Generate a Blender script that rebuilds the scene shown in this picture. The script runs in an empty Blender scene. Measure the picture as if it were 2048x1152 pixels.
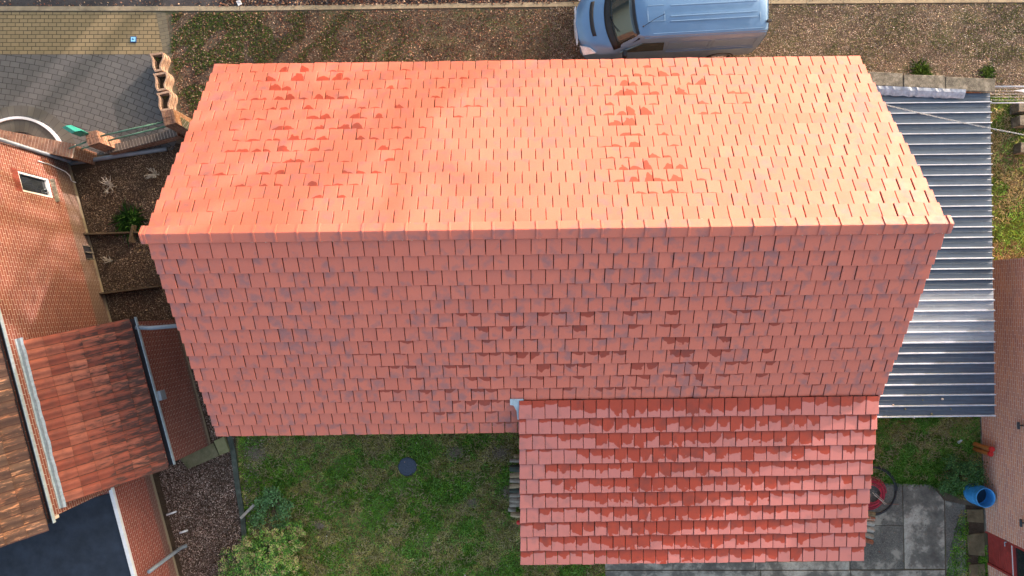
import bpy, math, random
import numpy as np
from mathutils import Vector, Matrix
rad = math.radians
random.seed(4); rng = np.random.default_rng(7)
scn = bpy.context.scene
COL = scn.collection

# ------------------------------------------------------------------ camera, sky, sun, exposure
CAMH, TILT, FOC = 19.0, rad(1.17), 24/36*2048
cam = bpy.data.cameras.new('camera'); cam.lens = 24; cam.sensor_width = 36; cam.clip_end = 600
camo = bpy.data.objects.new('camera', cam); COL.objects.link(camo)
camo.location = (0, 0, CAMH); camo.rotation_euler = (TILT, 0, 0); scn.camera = camo
SUN_EL, SUN_AZ = rad(13), rad(45)           # light comes from +X +Y
w = bpy.data.worlds.new('World'); scn.world = w; w.use_nodes = True
nt = w.node_tree; bg = nt.nodes['Background']
sky = nt.nodes.new('ShaderNodeTexSky'); sky.sky_type = 'NISHITA'; sky.sun_disc = False
sky.sun_elevation = SUN_EL; sky.sun_rotation = rad(45); sky.air_density = 1.0; sky.dust_density = 6; sky.ozone_density = 0.3
nt.links.new(sky.outputs[0], bg.inputs[0]); bg.inputs[1].default_value = 0.15
sl = bpy.data.lights.new('sun', 'SUN'); sl.energy = 1.6; sl.angle = rad(0.5); sl.color = (1, .80, .78)
so = bpy.data.objects.new('sun', sl); COL.objects.link(so)
sd = Vector((math.cos(SUN_EL)*math.sin(SUN_AZ), math.cos(SUN_EL)*math.cos(SUN_AZ), math.sin(SUN_EL)))
so.rotation_euler = sd.to_track_quat('Z', 'Y').to_euler()
scn.view_settings.view_transform = 'Standard'; scn.view_settings.look = 'None'
scn.view_settings.gamma = 1; scn.view_settings.exposure = 2.05

def P(px, py, z=0.0):
    "world point at height z seen at photo pixel (2048x1152)"
    x, y = (px-1024)/FOC, -(py-576)/FOC
    c, s = math.cos(TILT), math.sin(TILT)
    d = Vector((x, y*c+s, y*s-c)); k = (z-CAMH)/d.z
    return Vector((0, 0, CAMH)) + d*k

# ------------------------------------------------------------------ objects
def tag(o, label=None, cat=None, group=None, kind=None):
    if label: o['label'] = label
    if cat: o['category'] = cat
    if group: o['group'] = group
    if kind: o['kind'] = kind
    return o
def empty(name, loc=(0, 0, 0), label=None, cat=None, group=None, rz=0):
    o = bpy.data.objects.new(name, None); COL.objects.link(o); o.location = loc; o.rotation_euler.z = rz
    o.empty_display_size = .2
    return tag(o, label, cat, group)
def link(name, me, mat, parent=None):
    o = bpy.data.objects.new(name, me); COL.objects.link(o)
    if mat: me.materials.append(mat)
    if parent is not None:
        o.parent = parent
    return o
class MB:
    def __init__(s): s.v = []; s.f = []; s.a = {}
    def add(s, vs, fs):
        n = len(s.v); s.v += [tuple(p) for p in vs]; s.f += [tuple(i+n for i in f) for f in fs]; return s
    def attr(s, name, vals): s.a.setdefault(name, []).extend(vals)
    def box(s, a, b, M=None):
        (x0, y0, z0), (x1, y1, z1) = a, b
        vs = [Vector(p) for p in ((x0,y0,z0),(x1,y0,z0),(x1,y1,z0),(x0,y1,z0),(x0,y0,z1),(x1,y0,z1),(x1,y1,z1),(x0,y1,z1))]
        if M is not None: vs = [M @ p for p in vs]
        return s.add(vs, [(0,3,2,1),(4,5,6,7),(0,1,5,4),(1,2,6,5),(2,3,7,6),(3,0,4,7)])
    def bar(s, p, q, wd, ht, up=Vector((0,0,1))):
        "box from p to q (centre line of its base), width wd, height ht"
        p, q = Vector(p), Vector(q); d = (q-p).normalized(); sd_ = d.cross(up).normalized(); u = sd_.cross(d)
        vs = []
        for e in (p, q):
            for a, b in ((-1,0),(1,0),(1,1),(-1,1)): vs.append(e + sd_*a*wd/2 + u*b*ht)
        return s.add(vs, [(0,3,2,1),(4,5,6,7),(0,1,5,4),(1,2,6,5),(2,3,7,6),(3,0,4,7)])
    def prism(s, poly, z0, z1):
        "poly: list of xy, counter-clockwise or not"
        ar = sum(poly[i][0]*poly[(i+1) % len(poly)][1]-poly[(i+1) % len(poly)][0]*poly[i][1] for i in range(len(poly)))
        if ar < 0: poly = poly[::-1]
        n = len(poly)
        z1s = z1 if isinstance(z1, (list, tuple)) else [z1]*n
        return s.add([(p[0], p[1], z0) for p in poly]+[(p[0], p[1], z1s[i]) for i, p in enumerate(poly)],
              [tuple(range(n-1, -1, -1)), tuple(range(n, 2*n))]+[(i, (i+1) % n, n+(i+1) % n, n+i) for i in range(n)])
    def tube(s, pts, r, n=8, cap=True):
        pts = [Vector(p) for p in pts]; rs = r if isinstance(r, (list, tuple)) else [r]*len(pts)
        base = len(s.v); prev = None
        for i, p in enumerate(pts):
            d = (pts[min(i+1, len(pts)-1)] - pts[max(i-1, 0)]).normalized()
            ref = prev if prev is not None else (Vector((0,0,1)) if abs(d.z) < .9 else Vector((1,0,0)))
            a = (ref - d*ref.dot(d)).normalized(); b = d.cross(a); prev = a
            for k in range(n):
                t = 2*math.pi*k/n; s.v.append(tuple(p + (a*math.cos(t)+b*math.sin(t))*rs[i]))
        for i in range(len(pts)-1):
            for k in range(n):
                k2 = (k+1) % n
                s.f.append((base+i*n+k, base+i*n+k2, base+(i+1)*n+k2, base+(i+1)*n+k))
        if cap:
            s.f.append(tuple(base+k for k in range(n-1, -1, -1))); m = base+(len(pts)-1)*n; s.f.append(tuple(m+k for k in range(n)))
        return s
    def lathe(s, prof, c=(0,0,0), n=24):
        base = len(s.v)
        for r, z in prof:
            for k in range(n):
                t = 2*math.pi*k/n; s.v.append((c[0]+r*math.cos(t), c[1]+r*math.sin(t), c[2]+z))
        for i in range(len(prof)-1):
            for k in range(n):
                k2 = (k+1) % n; s.f.append((base+i*n+k, base+i*n+k2, base+(i+1)*n+k2, base+(i+1)*n+k))
        return s
    def build(s, name, mat, parent=None, smooth=False, uv=True, bevel=0):
        me = bpy.data.meshes.new(name); me.from_pydata(s.v, [], s.f); me.update()
        for k, vals in s.a.items():
            at = me.attributes.new(k, 'FLOAT_VECTOR', 'POINT'); at.data.foreach_set('vector', np.array(vals, dtype=np.float32).ravel())
        if uv:
            ul = me.uv_layers.new(name='UVMap'); co = [v.co for v in me.vertices]
            for p in me.polygons:
                nn = p.normal
                if abs(nn.z) > .75: T, B = Vector((1,0,0)), Vector((0,1,0))
                else:
                    T = Vector((-nn.y, nn.x, 0)).normalized(); B = Vector((0,0,1))
                for li in p.loop_indices:
                    c = co[me.loops[li].vertex_index]; ul.data[li].uv = (c.dot(T), c.dot(B))
        if smooth: me.polygons.foreach_set('use_smooth', [True]*len(me.polygons))
        o = link(name, me, mat, parent)
        if bevel:
            m = o.modifiers.new('bevel', 'BEVEL'); m.width = bevel; m.segments = 2; m.limit_method = 'ANGLE'
        return o

# ------------------------------------------------------------------ materials
class NT:
    def __init__(s, name, rough=.8, spec=.4, metal=0):
        s.m = bpy.data.materials.new(name); s.m.use_nodes = True; s.t = s.m.node_tree; s.b = s.t.nodes['Principled BSDF']
        s.b.inputs['Roughness'].default_value = rough; s.b.inputs['Metallic'].default_value = metal
        s.b.inputs['Specular IOR Level'].default_value = spec
    def n(s, ty, **kw):
        nd = s.t.nodes.new('ShaderNode'+ty)
        for k, v in kw.items():
            if hasattr(nd, k) and k not in ('inputs',): setattr(nd, k, v)
        return nd
    def l(s, a, b): s.t.links.new(a, b)
    def val(s, sock, v):
        if hasattr(v, 'links') or isinstance(v, bpy.types.NodeSocket): s.l(v, sock)
        elif isinstance(v, (tuple, list)) and len(v) == 3 and sock.type == 'RGBA': sock.default_value = (*v, 1)
        elif sock.type == 'RGBA' and isinstance(v, (int, float)): sock.default_value = (v, v, v, 1)
        else: sock.default_value = v
    def obj(s): return s.n('TexCoord').outputs['Object']
    def uv(s): return s.n('TexCoord').outputs['UV']
    def geo(s): return s.n('NewGeometry').outputs['Position']
    def attr(s, a, o='Vector'): nd = s.n('Attribute'); nd.attribute_name = a; return nd.outputs[o]
    def sep(s, v): nd = s.n('SeparateXYZ'); s.l(v, nd.inputs[0]); return nd.outputs
    def comb(s, x, y, z):
        nd = s.n('CombineXYZ'); [s.val(nd.inputs[i], q) for i, q in enumerate((x, y, z))]; return nd.outputs[0]
    def math(s, op, a, b=0.0, clamp=False):
        nd = s.n('Math'); nd.operation = op; nd.use_clamp = clamp; s.val(nd.inputs[0], a); s.val(nd.inputs[1], b); return nd.outputs[0]
    def vmath(s, op, a, b):
        nd = s.n('VectorMath'); nd.operation = op; s.val(nd.inputs[0], a); s.val(nd.inputs[1], b); return nd.outputs[0]
    def noise(s, vec, scale, detail=3, rough=.55, out=0):
        nd = s.n('TexNoise'); s.l(vec, nd.inputs['Vector']); nd.inputs['Scale'].default_value = scale
        nd.inputs['Detail'].default_value = detail; nd.inputs['Roughness'].default_value = rough; return nd.outputs[out]
    def ramp(s, f, stops):
        nd = s.n('ValToRGB'); s.l(f, nd.inputs[0]); e = nd.color_ramp.elements
        while len(e) < len(stops): e.new(.5)
        for i, (p, c) in enumerate(stops):
            e[i].position = p; e[i].color = (*c, 1) if isinstance(c, (tuple, list)) else (c, c, c, 1)
        return nd.outputs[0]
    def mix(s, f, a, b, mode='MIX'):
        nd = s.n('Mix'); nd.data_type = 'RGBA'; nd.blend_type = mode
        s.val(nd.inputs[0], f); s.val(nd.inputs[6], a); s.val(nd.inputs[7], b); return nd.outputs[2]
    def col(s, c): s.val(s.b.inputs['Base Color'], c); return s
    def rough(s, r): s.val(s.b.inputs['Roughness'], r); return s
    def bump(s, h, strength=.4, dist=.01):
        nd = s.n('Bump'); s.l(h, nd.inputs['Height']); nd.inputs['Strength'].default_value = strength; nd.inputs['Distance'].default_value = dist
        s.l(nd.outputs[0], s.b.inputs['Normal']); return s

def simple(name, c, rough=.6, spec=.4, metal=0, var=.25, scale=6, bump=0):
    "plain colour with slight wear"
    m = NT(name, rough, spec, metal); p = m.geo()
    n1 = m.noise(p, scale, 5, .6); d = tuple(x*(1-var) for x in c); l = tuple(min(1, x*(1+var)) for x in c)
    m.col(m.ramp(n1, [(.3, d), (.7, l)]))
    m.rough(m.ramp(m.noise(p, scale*3, 2), [(.3, max(.02, rough-.1)), (.7, min(1, rough+.1))]))
    if bump: m.bump(m.noise(p, scale*8, 4), bump, .01)
    return m.m

def tile_mat(name, sky_sheen=0.0):
    m = NT(name, .62, .35)
    r = m.sep(m.attr('trnd')); t = m.sep(m.attr('tuv'))
    p = m.geo()
    off = m.comb(m.math('MULTIPLY', r[0], 37.0), m.math('MULTIPLY', r[0], 91.0), m.math('MULTIPLY', r[0], 53.0))
    q = m.vmath('ADD', p, off)
    base = m.ramp(r[0], [(0, (.575, .128, .078)), (.5, (.60, .138, .084)), (1, (.62, .150, .092))])
    base = m.mix(m.ramp(m.noise(q, 3.0, 3), [(.35, 0.0), (.7, .55)]), base, (.50, .122, .085))
    grey = m.ramp(m.math('ADD', m.noise(q, 4.2, 2, .5), m.math('MULTIPLY', m.math('SUBTRACT', m.noise(p, .45, 2), .5), .45)), [(.50, 0.0), (.70, .75)])
    base = m.mix(grey, base, (.22, .105, .115))
    dry = m.mix(m.ramp(m.noise(p, 60, 3), [(.3, .12), (.7, .30)]), base, (.60, .25, .18))
    # damp head of each tile: arch whose height and place differ from tile to tile
    du = m.math('DIVIDE', m.math('SUBTRACT', t[0], r[1]), r[2])
    arch = m.math('SUBTRACT', 1.0, m.math('MULTIPLY', du, du))
    wob = m.math('MULTIPLY', m.math('SUBTRACT', m.noise(q, 8.0, 1), .5), 1.1)
    h = m.math('MULTIPLY', t[2], m.math('ADD', arch, wob))
    d = m.math('SUBTRACT', h, t[1])
    wet = m.math('MULTIPLY', m.math('ADD', m.math('MULTIPLY', d, 45.0), .5, True), m.math('GREATER_THAN', t[2], .02))
    wetc = m.mix(1.0, base, (.72, .42, .30), 'MULTIPLY')
    wetc = m.mix(.5, wetc, (.27, .048, .026))
    if sky_sheen: dry = m.mix(m.math('MULTIPLY', m.math('SUBTRACT', 1.15, grey), sky_sheen), dry, (.40, .165, .16))  # dry colour shifted to pink: sky sheen painted into the tiles
    fin = m.mix(wet, dry, wetc); joint_shade = m.math('MULTIPLY', m.math('SUBTRACT', -.05, t[2]), 4.0, True)
    m.col(m.mix(m.math('MULTIPLY', joint_shade, .88), fin, (.045, .018, .014)))  # tile side faces coloured dark, standing in for the shadow in the gaps
    m.rough(m.mix(wet, m.ramp(m.noise(p, 12, 3), [(.3, .5), (.7, .68)]), .42))
    m.bump(m.noise(p, 45, 4), .18, .004)
    return m.m

def brick_mat(name, c1, c2, mort, bw=.215, bh=.065, gap=.012, scale=1.0, weather=None, soot=.3, rot=0, uvoff=(0, 0)):
    m = NT(name, .88, .2); uv = m.uv()
    mp = m.n('Mapping'); m.l(uv, mp.inputs[0]); mp.inputs['Rotation'].default_value = (0, 0, rot); mp.inputs['Location'].default_value = (*uvoff, 0)
    b = m.n('TexBrick'); m.l(mp.outputs[0], b.inputs['Vector'])
    b.inputs['Scale'].default_value = 1; b.inputs['Brick Width'].default_value = bw+gap; b.inputs['Row Height'].default_value = bh+gap
    b.inputs['Mortar Size'].default_value = gap*.5; b.inputs['Mortar Smooth'].default_value = .15; b.inputs['Bias'].default_value = 0
    m.val(b.inputs['Color1'], c1); m.val(b.inputs['Color2'], c2); m.val(b.inputs['Mortar'], mort)
    p = m.geo()
    c = m.mix(m.ramp(m.noise(p, 2.2, 5, .65), [(.35, 0.0), (.75, soot)]), b.outputs[0], tuple(x*.45 for x in c1))
    c = m.mix(m.ramp(m.noise(p, 38, 3), [(.35, 0.0), (.7, .3)]), c, tuple(min(1, x*1.35) for x in c2))
    if weather:   # plinth of dark weathered bricks below a height
        z, wc = weather
        zz = m.sep(p)[2]
        f = m.ramp(m.math('ADD', m.math('MULTIPLY', m.math('SUBTRACT', z, zz), 10.0), m.math('MULTIPLY', m.math('SUBTRACT', m.noise(p, 3, 3), .5), .8), True), [(0, 0.0), (1, .75)])
        c = m.mix(m.math('MULTIPLY', f, m.math('SUBTRACT', 1.0, m.math('MULTIPLY', b.outputs[1], .4))), c, wc)
        lo = m.ramp(m.math('ADD', m.math('MULTIPLY', m.math('SUBTRACT', .13, zz), 12.0), m.noise(p, 4, 3), True), [(.5, 0.0), (.9, .8)])
        c = m.mix(lo, c, (.33, .29, .20))
    m.col(c); inv = m.math('SUBTRACT', 1.0, b.outputs[1]); m.bump(m.math('ADD', inv, m.math('MULTIPLY', m.noise(p, 50, 3), .4)), .6, .006)
    return m.m

def paver_mat(name, c1, c2, mort, bw, bh, rot=0, arc=None, gap=.010):
    m = NT(name, .9, .2); uv = m.geo()
    if arc:     # concentric courses round a point
        v = m.vmath('SUBTRACT', uv, (arc[0], arc[1], 0)); s_ = m.sep(v)
        r = m.n('VectorMath'); r.operation = 'LENGTH'; m.l(m.comb(s_[0], s_[1], 0.0), r.inputs[0])
        a = m.math('ARCTAN2', s_[1], s_[0]); vec = m.comb(m.math('MULTIPLY', a, arc[2]), r.outputs[1], 0.0)
    else:
        mp = m.n('Mapping'); m.l(uv, mp.inputs[0]); mp.inputs['Rotation'].default_value = (0, 0, rot); vec = mp.outputs[0]
    vec = m.vmath('ADD', vec, m.vmath('MULTIPLY', m.noise(uv, 1.5, 2, out=1), (.02, .02, 0)))
    b = m.n('TexBrick'); m.l(vec, b.inputs['Vector']); b.inputs['Scale'].default_value = 1
    b.inputs['Brick Width'].default_value = bw; b.inputs['Row Height'].default_value = bh
    b.inputs['Mortar Size'].default_value = gap*.5; b.inputs['Mortar Smooth'].default_value = .2; b.inputs['Bias'].default_value = 0
    m.val(b.inputs['Color1'], c1); m.val(b.inputs['Color2'], c2); m.val(b.inputs['Mortar'], mort)
    c = m.mix(m.ramp(m.noise(uv, 1.1, 5, .6), [(.4, 0.0), (.75, .4)]), b.outputs[0], tuple(x*.6 for x in c1))
    c = m.mix(m.ramp(m.noise(uv, 55, 3), [(.4, 0.0), (.7, .25)]), c, tuple(min(1, x*1.4) for x in c2))
    m.col(c); m.bump(m.math('ADD', m.math('SUBTRACT', 1.0, b.outputs[1]), m.math('MULTIPLY', m.noise(uv, 60, 3), .5)), .6, .006)
    return m.m

def multi(name, scale, stops, rough=.95, fine=40, fineamt=.5, fc=(.5, .5, .5), bump=.5):
    m = NT(name, rough, .15); p = m.geo()
    c = m.ramp(m.noise(p, scale, 6, .65), stops)
    c = m.mix(m.ramp(m.noise(p, fine, 4, .7), [(.45, 0.0), (.7, fineamt)]), c, fc)
    m.col(c); m.bump(m.noise(p, fine, 5, .7), bump, .02); return m.m

def colattr_mat(name, rough=.8, spec=.1, trans=0, bright=1):
    m = NT(name, rough, spec); c = m.attr('Col', 'Color'); p = m.geo()
    if bright != 1: c = m.mix(1.0, c, bright, 'MULTIPLY')
    m.col(m.mix(m.ramp(m.noise(p, 80, 2), [(.3, 0.0), (.8, .25)]), c, (.05, .045, .03)))
    if trans:
        m.b.inputs['Subsurface Weight'].default_value = 0
    return m.m

M = {}
M['tile'] = tile_mat('clay_tile')
M['tile_sheen'] = tile_mat('sheen_clay_tile', .55)
M['brick_red'] = brick_mat('red_brick', (.25, .085, .056), (.18, .055, .040), (.52, .46, .38), weather=(.75, (.13, .10, .08)))
M['brick_shed'] = brick_mat('dark_red_brick', (.25, .075, .055), (.18, .05, .04), (.46, .40, .33), weather=(.28, (.13, .10, .08)))
M['brick_house'] = brick_mat('orange_brick', (.40, .19, .11), (.32, .13, .08), (.55, .48, .4))
M['brick_right'] = brick_mat('brown_brick', (.68, .34, .21), (.50, .24, .19), (.80, .72, .62), bw=.20, bh=.055, gap=.014, soot=.05)
M['brick_old'] = brick_mat('old_brick', (.36, .19, .12), (.22, .11, .07), (.50, .44, .34), bw=.20, bh=.085, soot=.6)
M['coping_brick'] = brick_mat('coping_brick', (.32, .15, .10), (.2, .085, .06), (.50, .44, .36), bw=.085, bh=.20, gap=.014, soot=.7)
M['paver_y'] = paver_mat('yellow_pavers', (.27, .21, .115), (.215, .17, .095), (.03, .027, .022), .232, .112, gap=.020)
ARC = P(-260, 1500)
M['paver_g'] = paver_mat('grey_pavers', (.135, .132, .125), (.105, .104, .10), (.03, .028, .025), .225, .158, arc=(P(-150, 1250).x, P(-150, 1250).y, 13.0), gap=.016)
M['paver_edge'] = paver_mat('edge_pavers', (.17, .15, .10), (.13, .115, .08), (.05, .045, .035), .30, .105, rot=rad(-12))
M['paver_s'] = paver_mat('course_pavers', (.125, .12, .10), (.095, .09, .08), (.035, .03, .03), .205, .9, arc=(P(40, 330).x, P(40, 330).y, 1.7))
M['asphalt'] = multi('asphalt', 3, [(.3, (.03, .03, .033)), (.7, (.075, .07, .07))], fine=90, fineamt=.35, fc=(.16, .15, .14))
M['kerb'] = multi('kerb_stone', 4, [(.3, (.20, .165, .11)), (.7, (.36, .30, .20))], fine=60, fineamt=.4, fc=(.45, .40, .3))
M['concrete'] = multi('concrete', 1.6, [(.32, (.11, .10, .085)), (.47, (.19, .175, .145)), (.53, (.36, .325, .265)), (.66, (.50, .46, .38))], fine=16, fineamt=.5, fc=(.10, .095, .085))
M['concrete_dark'] = multi('dark_concrete', 1.4, [(.35, (.09, .083, .073)), (.55, (.14, .13, .11)), (.62, (.34, .31, .25))], fine=30, fineamt=.5, fc=(.32, .30, .25))
M['coping'] = multi('concrete_coping', 7, [(.35, (.06, .056, .045)), (.52, (.13, .12, .095)), (.72, (.30, .28, .23))], fine=60, fineamt=.45, fc=(.36, .34, .29))
M['stone'] = multi('mossy_stone', 5, [(.3, (.10, .105, .05)), (.6, (.19, .175, .10)), (.8, (.28, .25, .17))], fine=50, fineamt=.3, fc=(.3, .28, .2))
M['edging'] = multi('mossy_edging', 5, [(.3, (.045, .055, .045)), (.6, (.10, .12, .095)), (.8, (.17, .18, .15))], fine=40, fineamt=.5, fc=(.03, .03, .025))
M['ochre'] = multi('ochre_slab', 3, [(.3, (.07, .055, .03)), (.6, (.20, .155, .09)), (.8, (.30, .24, .15))], fine=30, fineamt=.4, fc=(.12, .10, .06))
M['bark'] = multi('bark_mulch', 6, [(.3, (.035, .024, .017)), (.7, (.08, .055, .036))], fine=45, fineamt=.6, fc=(.13, .09, .055), bump=1)
M['earth'] = multi('earth', 1.2, [(.3, (.08, .06, .042)), (.5, (.14, .11, .078)), (.62, (.12, .12, .055)), (.75, (.20, .165, .12))], fine=30, fineamt=.5, fc=(.17, .13, .09), bump=1)
M['lawnsoil'] = multi('lawn_floor', 1.1, [(.3, (.04, .06, .014)), (.48, (.07, .09, .02)), (.56, (.14, .12, .05)), (.70, (.20, .16, .09))], fine=30, fineamt=.5, fc=(.08, .10, .03), bump=1)
M['leaf'] = colattr_mat('leaf', .8, .12)
M['litter'] = colattr_mat('dry_leaf', .85, .15)
M['wood'] = multi('old_board', 9, [(.3, (.055, .038, .022)), (.7, (.11, .08, .05))], fine=70, fineamt=.35, fc=(.15, .12, .08))
M['log_tan'] = multi('tan_log', 9, [(.3, (.30, .22, .13)), (.7, (.55, .43, .27))], fine=70, fineamt=.35, fc=(.12, .09, .06))
M['wood_grey'] = multi('grey_wood', 12, [(.3, (.20, .17, .13)), (.7, (.42, .37, .30))], fine=80, fineamt=.35, fc=(.34, .31, .25))
M['wood_pale'] = multi('pale_wood', 12, [(.3, (.30, .27, .22)), (.7, (.52, .49, .42))], fine=80, fineamt=.35, fc=(.2, .17, .13))
M['zinc'] = simple('zinc', (.34, .42, .47), .5, .5, .1, .22, 14)
M['lead'] = simple('lead', (.30, .34, .40), .5, .5, .4, .3, 10, .3)
M['black'] = simple('black_plastic', (.018, .018, .022), .4, .5)
M['white'] = simple('white_plastic', (.72, .74, .76), .35, .5, 0, .08)
M['grey_pipe'] = simple('grey_plastic', (.20, .235, .27), .4, .5, 0, .2)
M['green'] = simple('green_metal', (.03, .30, .22), .35, .5, 0, .15)
M['greenrail'] = simple('faded_green_metal', (.09, .20, .14), .5, .4, 0, .3)
M['blue'] = simple('blue_plastic', (.05, .30, .68), .38, .5, 0, .18, 8)
M['orange'] = simple('orange_plastic', (.42, .17, .05), .45, .4, 0, .15)
M['redcap'] = simple('red_plastic', (.62, .03, .03), .4, .5, 0, .1)
M['hose_red'] = simple('red_hose', (.42, .02, .045), .4, .5, 0, .2)
M['cream'] = simple('cream_ceramic', (.60, .50, .40), .6, .3, 0, .12)
M['redwood'] = simple('red_painted_wood', (.32, .045, .04), .5, .4, 0, .22, 5)
M['darkslate'] = simple('roof_membrane', (.018, .026, .042), .7, .3, 0, .35, 2.2, .2)
M['glass'] = (lambda m: (m.col((.02, .025, .03)), m.m)[1])(NT('window_glass', .06, .8))
M['scrap'] = simple('paper', (.7, .72, .72), .7)

# ------------------------------------------------------------------ clouds of small faces (leaves, chips, blades)
def quads(name, pts, size, aspect, cols, mat, tilt=.5, parent=None, up=None, bend=.25):
    n = len(pts); pts = np.asarray(pts, dtype=np.float32); size = np.asarray(size, dtype=np.float32).reshape(-1, 1)*np.ones((n, 1), np.float32)
    ang = rng.uniform(0, 2*np.pi, n)
    nx = rng.normal(0, tilt, n); ny = rng.normal(0, tilt, n)
    N = np.stack([nx, ny, np.ones(n)], 1)
    if up is not None: N = N*.8 + up
    N /= np.linalg.norm(N, axis=1, keepdims=True)
    A = np.stack([np.cos(ang), np.sin(ang), np.zeros(n)], 1); A -= N*(A*N).sum(1, keepdims=True); A /= np.linalg.norm(A, axis=1, keepdims=True)
    B = np.cross(N, A)
    a = A*size*.5; b = B*size*.5*aspect
    V = np.stack([pts-a, pts+b*1.0+a*.1+N*size*bend, pts+a, pts-b+a*.1-N*size*0], 1).reshape(-1, 3)
    F = np.arange(4*n).reshape(n, 4)
    me = bpy.data.meshes.new(name); me.vertices.add(4*n); me.vertices.foreach_set('co', V.astype(np.float32).ravel())
    me.loops.add(4*n); me.loops.foreach_set('vertex_index', F.ravel().astype(np.int32))
    me.polygons.add(n); me.polygons.foreach_set('loop_start', (np.arange(n)*4).astype(np.int32)); me.polygons.foreach_set('loop_total', np.full(n, 4, np.int32))
    me.update(calc_edges=True)
    ca = me.color_attributes.new('Col', 'FLOAT_COLOR', 'POINT')
    c4 = np.concatenate([np.repeat(cols, 4, 0), np.ones((4*n, 1))], 1).astype(np.float32); ca.data.foreach_set('color', c4.ravel())
    return link(name, me, mat, parent)
def blades(name, pts, length, width, cols, mat, lean=.9, parent=None):
    n = len(pts); pts = np.asarray(pts, dtype=np.float32); L = np.asarray(length).reshape(-1, 1)*np.ones((n, 1))
    ang = rng.uniform(0, 2*np.pi, n); d = np.stack([np.cos(ang), np.sin(ang), np.zeros(n)], 1); s_ = np.stack([-np.sin(ang), np.cos(ang), np.zeros(n)], 1)
    le = rng.uniform(.2, lean, (n, 1))
    W = np.asarray(width).reshape(-1, 1)*np.ones((n, 1))
    mid = pts + d*L*.45*le + np.array([0, 0, 1])*L*.5*(1.1-le*.6)
    tip = pts + d*L*1.0*le + np.array([0, 0, 1])*L*.75*(1.05-le*.8)
    V = np.stack([pts-s_*W*.5, pts+s_*W*.5, mid+s_*W*.4, tip, mid-s_*W*.4], 1).reshape(-1, 3)
    me = bpy.data.meshes.new(name); me.vertices.add(5*n); me.vertices.foreach_set('co', V.astype(np.float32).ravel())
    me.loops.add(5*n); me.loops.foreach_set('vertex_index', np.arange(5*n, dtype=np.int32))
    me.polygons.add(n); me.polygons.foreach_set('loop_start', (np.arange(n)*5).astype(np.int32)); me.polygons.foreach_set('loop_total', np.full(n, 5, np.int32))
    me.update(calc_edges=True)
    ca = me.color_attributes.new('Col', 'FLOAT_COLOR', 'POINT')
    c4 = np.concatenate([np.repeat(cols, 5, 0), np.ones((5*n, 1))], 1).astype(np.float32); ca.data.foreach_set('color', c4.ravel())
    return link(name, me, mat, parent)
def inpoly(x, y, poly):
    r = np.zeros(len(x), bool); j = len(poly)-1
    for i in range(len(poly)):
        xi, yi = poly[i]; xj, yj = poly[j]
        c = ((yi > y) != (yj > y)) & (x < (xj-xi)*(y-yi)/((yj-yi) if yj != yi else 1e-9)+xi); r ^= c; j = i
    return r
def sample(poly, n, z=0.0, dens=None):
    "n points on the ground inside an outline given as ground points of the photo"
    q = [P(*p) for p in poly]; q = [(v.x, v.y) for v in q]
    xs = [v[0] for v in q]; ys = [v[1] for v in q]; out = np.zeros((0, 2))
    while len(out) < n:
        x = rng.uniform(min(xs), max(xs), n); y = rng.uniform(min(ys), max(ys), n); k = inpoly(x, y, q)
        if dens is not None: k &= rng.uniform(0, 1, n) < dens(x, y)
        out = np.concatenate([out, np.stack([x[k], y[k]], 1)])
    out = out[:n]; return np.concatenate([out, np.full((n, 1), z)], 1)
_ph = rng.uniform(0, 6.28, (3, 14, 3)); _fr = rng.normal(0, 1, (3, 14, 2))
def field(x, y, s, k=0):
    "smooth random field about 0..1 with feature size s metres"
    v = np.zeros(len(x))
    for i in range(14): v += np.sin((x*_fr[k, i, 0]+y*_fr[k, i, 1])*2.2/s*(1+.5*(i % 4)) + _ph[k, i, 0])/(1+.3*(i % 4))
    return np.clip(.5+v*.11, 0, 1)
def pal(cs, n, jit=.25):
    cs = np.array(cs); c = cs[rng.integers(0, len(cs), n)]*rng.uniform(1-jit, 1+jit, (n, 1)); return c

# ------------------------------------------------------------------ ground
def sheet(name, poly, z, mat, kind='structure', px=True, th=0):
    q = [P(*p, z) for p in poly] if px else [Vector((*p, z)) for p in poly]
    ar = sum(q[i].x*q[(i+1) % len(q)].y-q[(i+1) % len(q)].x*q[i].y for i in range(len(q)))
    if ar < 0: q = q[::-1]
    m = MB()
    if th: m.prism([(v.x, v.y) for v in q], z-th, z)
    else: m.add(q, [tuple(range(len(q)))])
    return tag(m.build(name, mat), kind=kind)
sheet('ground', [(-150, -150), (150, -150), (150, 150), (-150, 150)], 0, M['earth'], px=False)
sheet('driveway', [(-120, 24), (312, 24), (327, 109), (-120, 109)], .008, M['paver_y'])
tag(sheet('courtyard', [(-120, 109), (327, 109), (345, 215), (362, 262), (345, 300), (-120, 330)], .008, M['paver_g']))
sheet('path_border', [(312, 24), (331, 24), (345, 109), (360, 190), (372, 245), (350, 245), (341, 190), (327, 109)], .012, M['paver_edge'])
sheet('road', [(-700, -900), (3000, -900), (3000, -8), (2048, -6), (1160, 4), (500, 14), (-700, 12)], .006, M['asphalt'])
k = MB()
kl = [(-700, 17), (0, 18), (480, 18), (1160, 9), (1540, 4), (2048, 1), (3000, -4)]
for a, b in zip(kl[:-1], kl[1:]):
    a, b = P(*a), P(*b); n = max(1, int((b-a).length))
    for i in range(n): k.bar(a.lerp(b, i/n), a.lerp(b, (i+1)/n-.008/(b-a).length), .13, .035)
tag(k.build('kerb', M['kerb'], bevel=.006), kind='structure')
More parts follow.
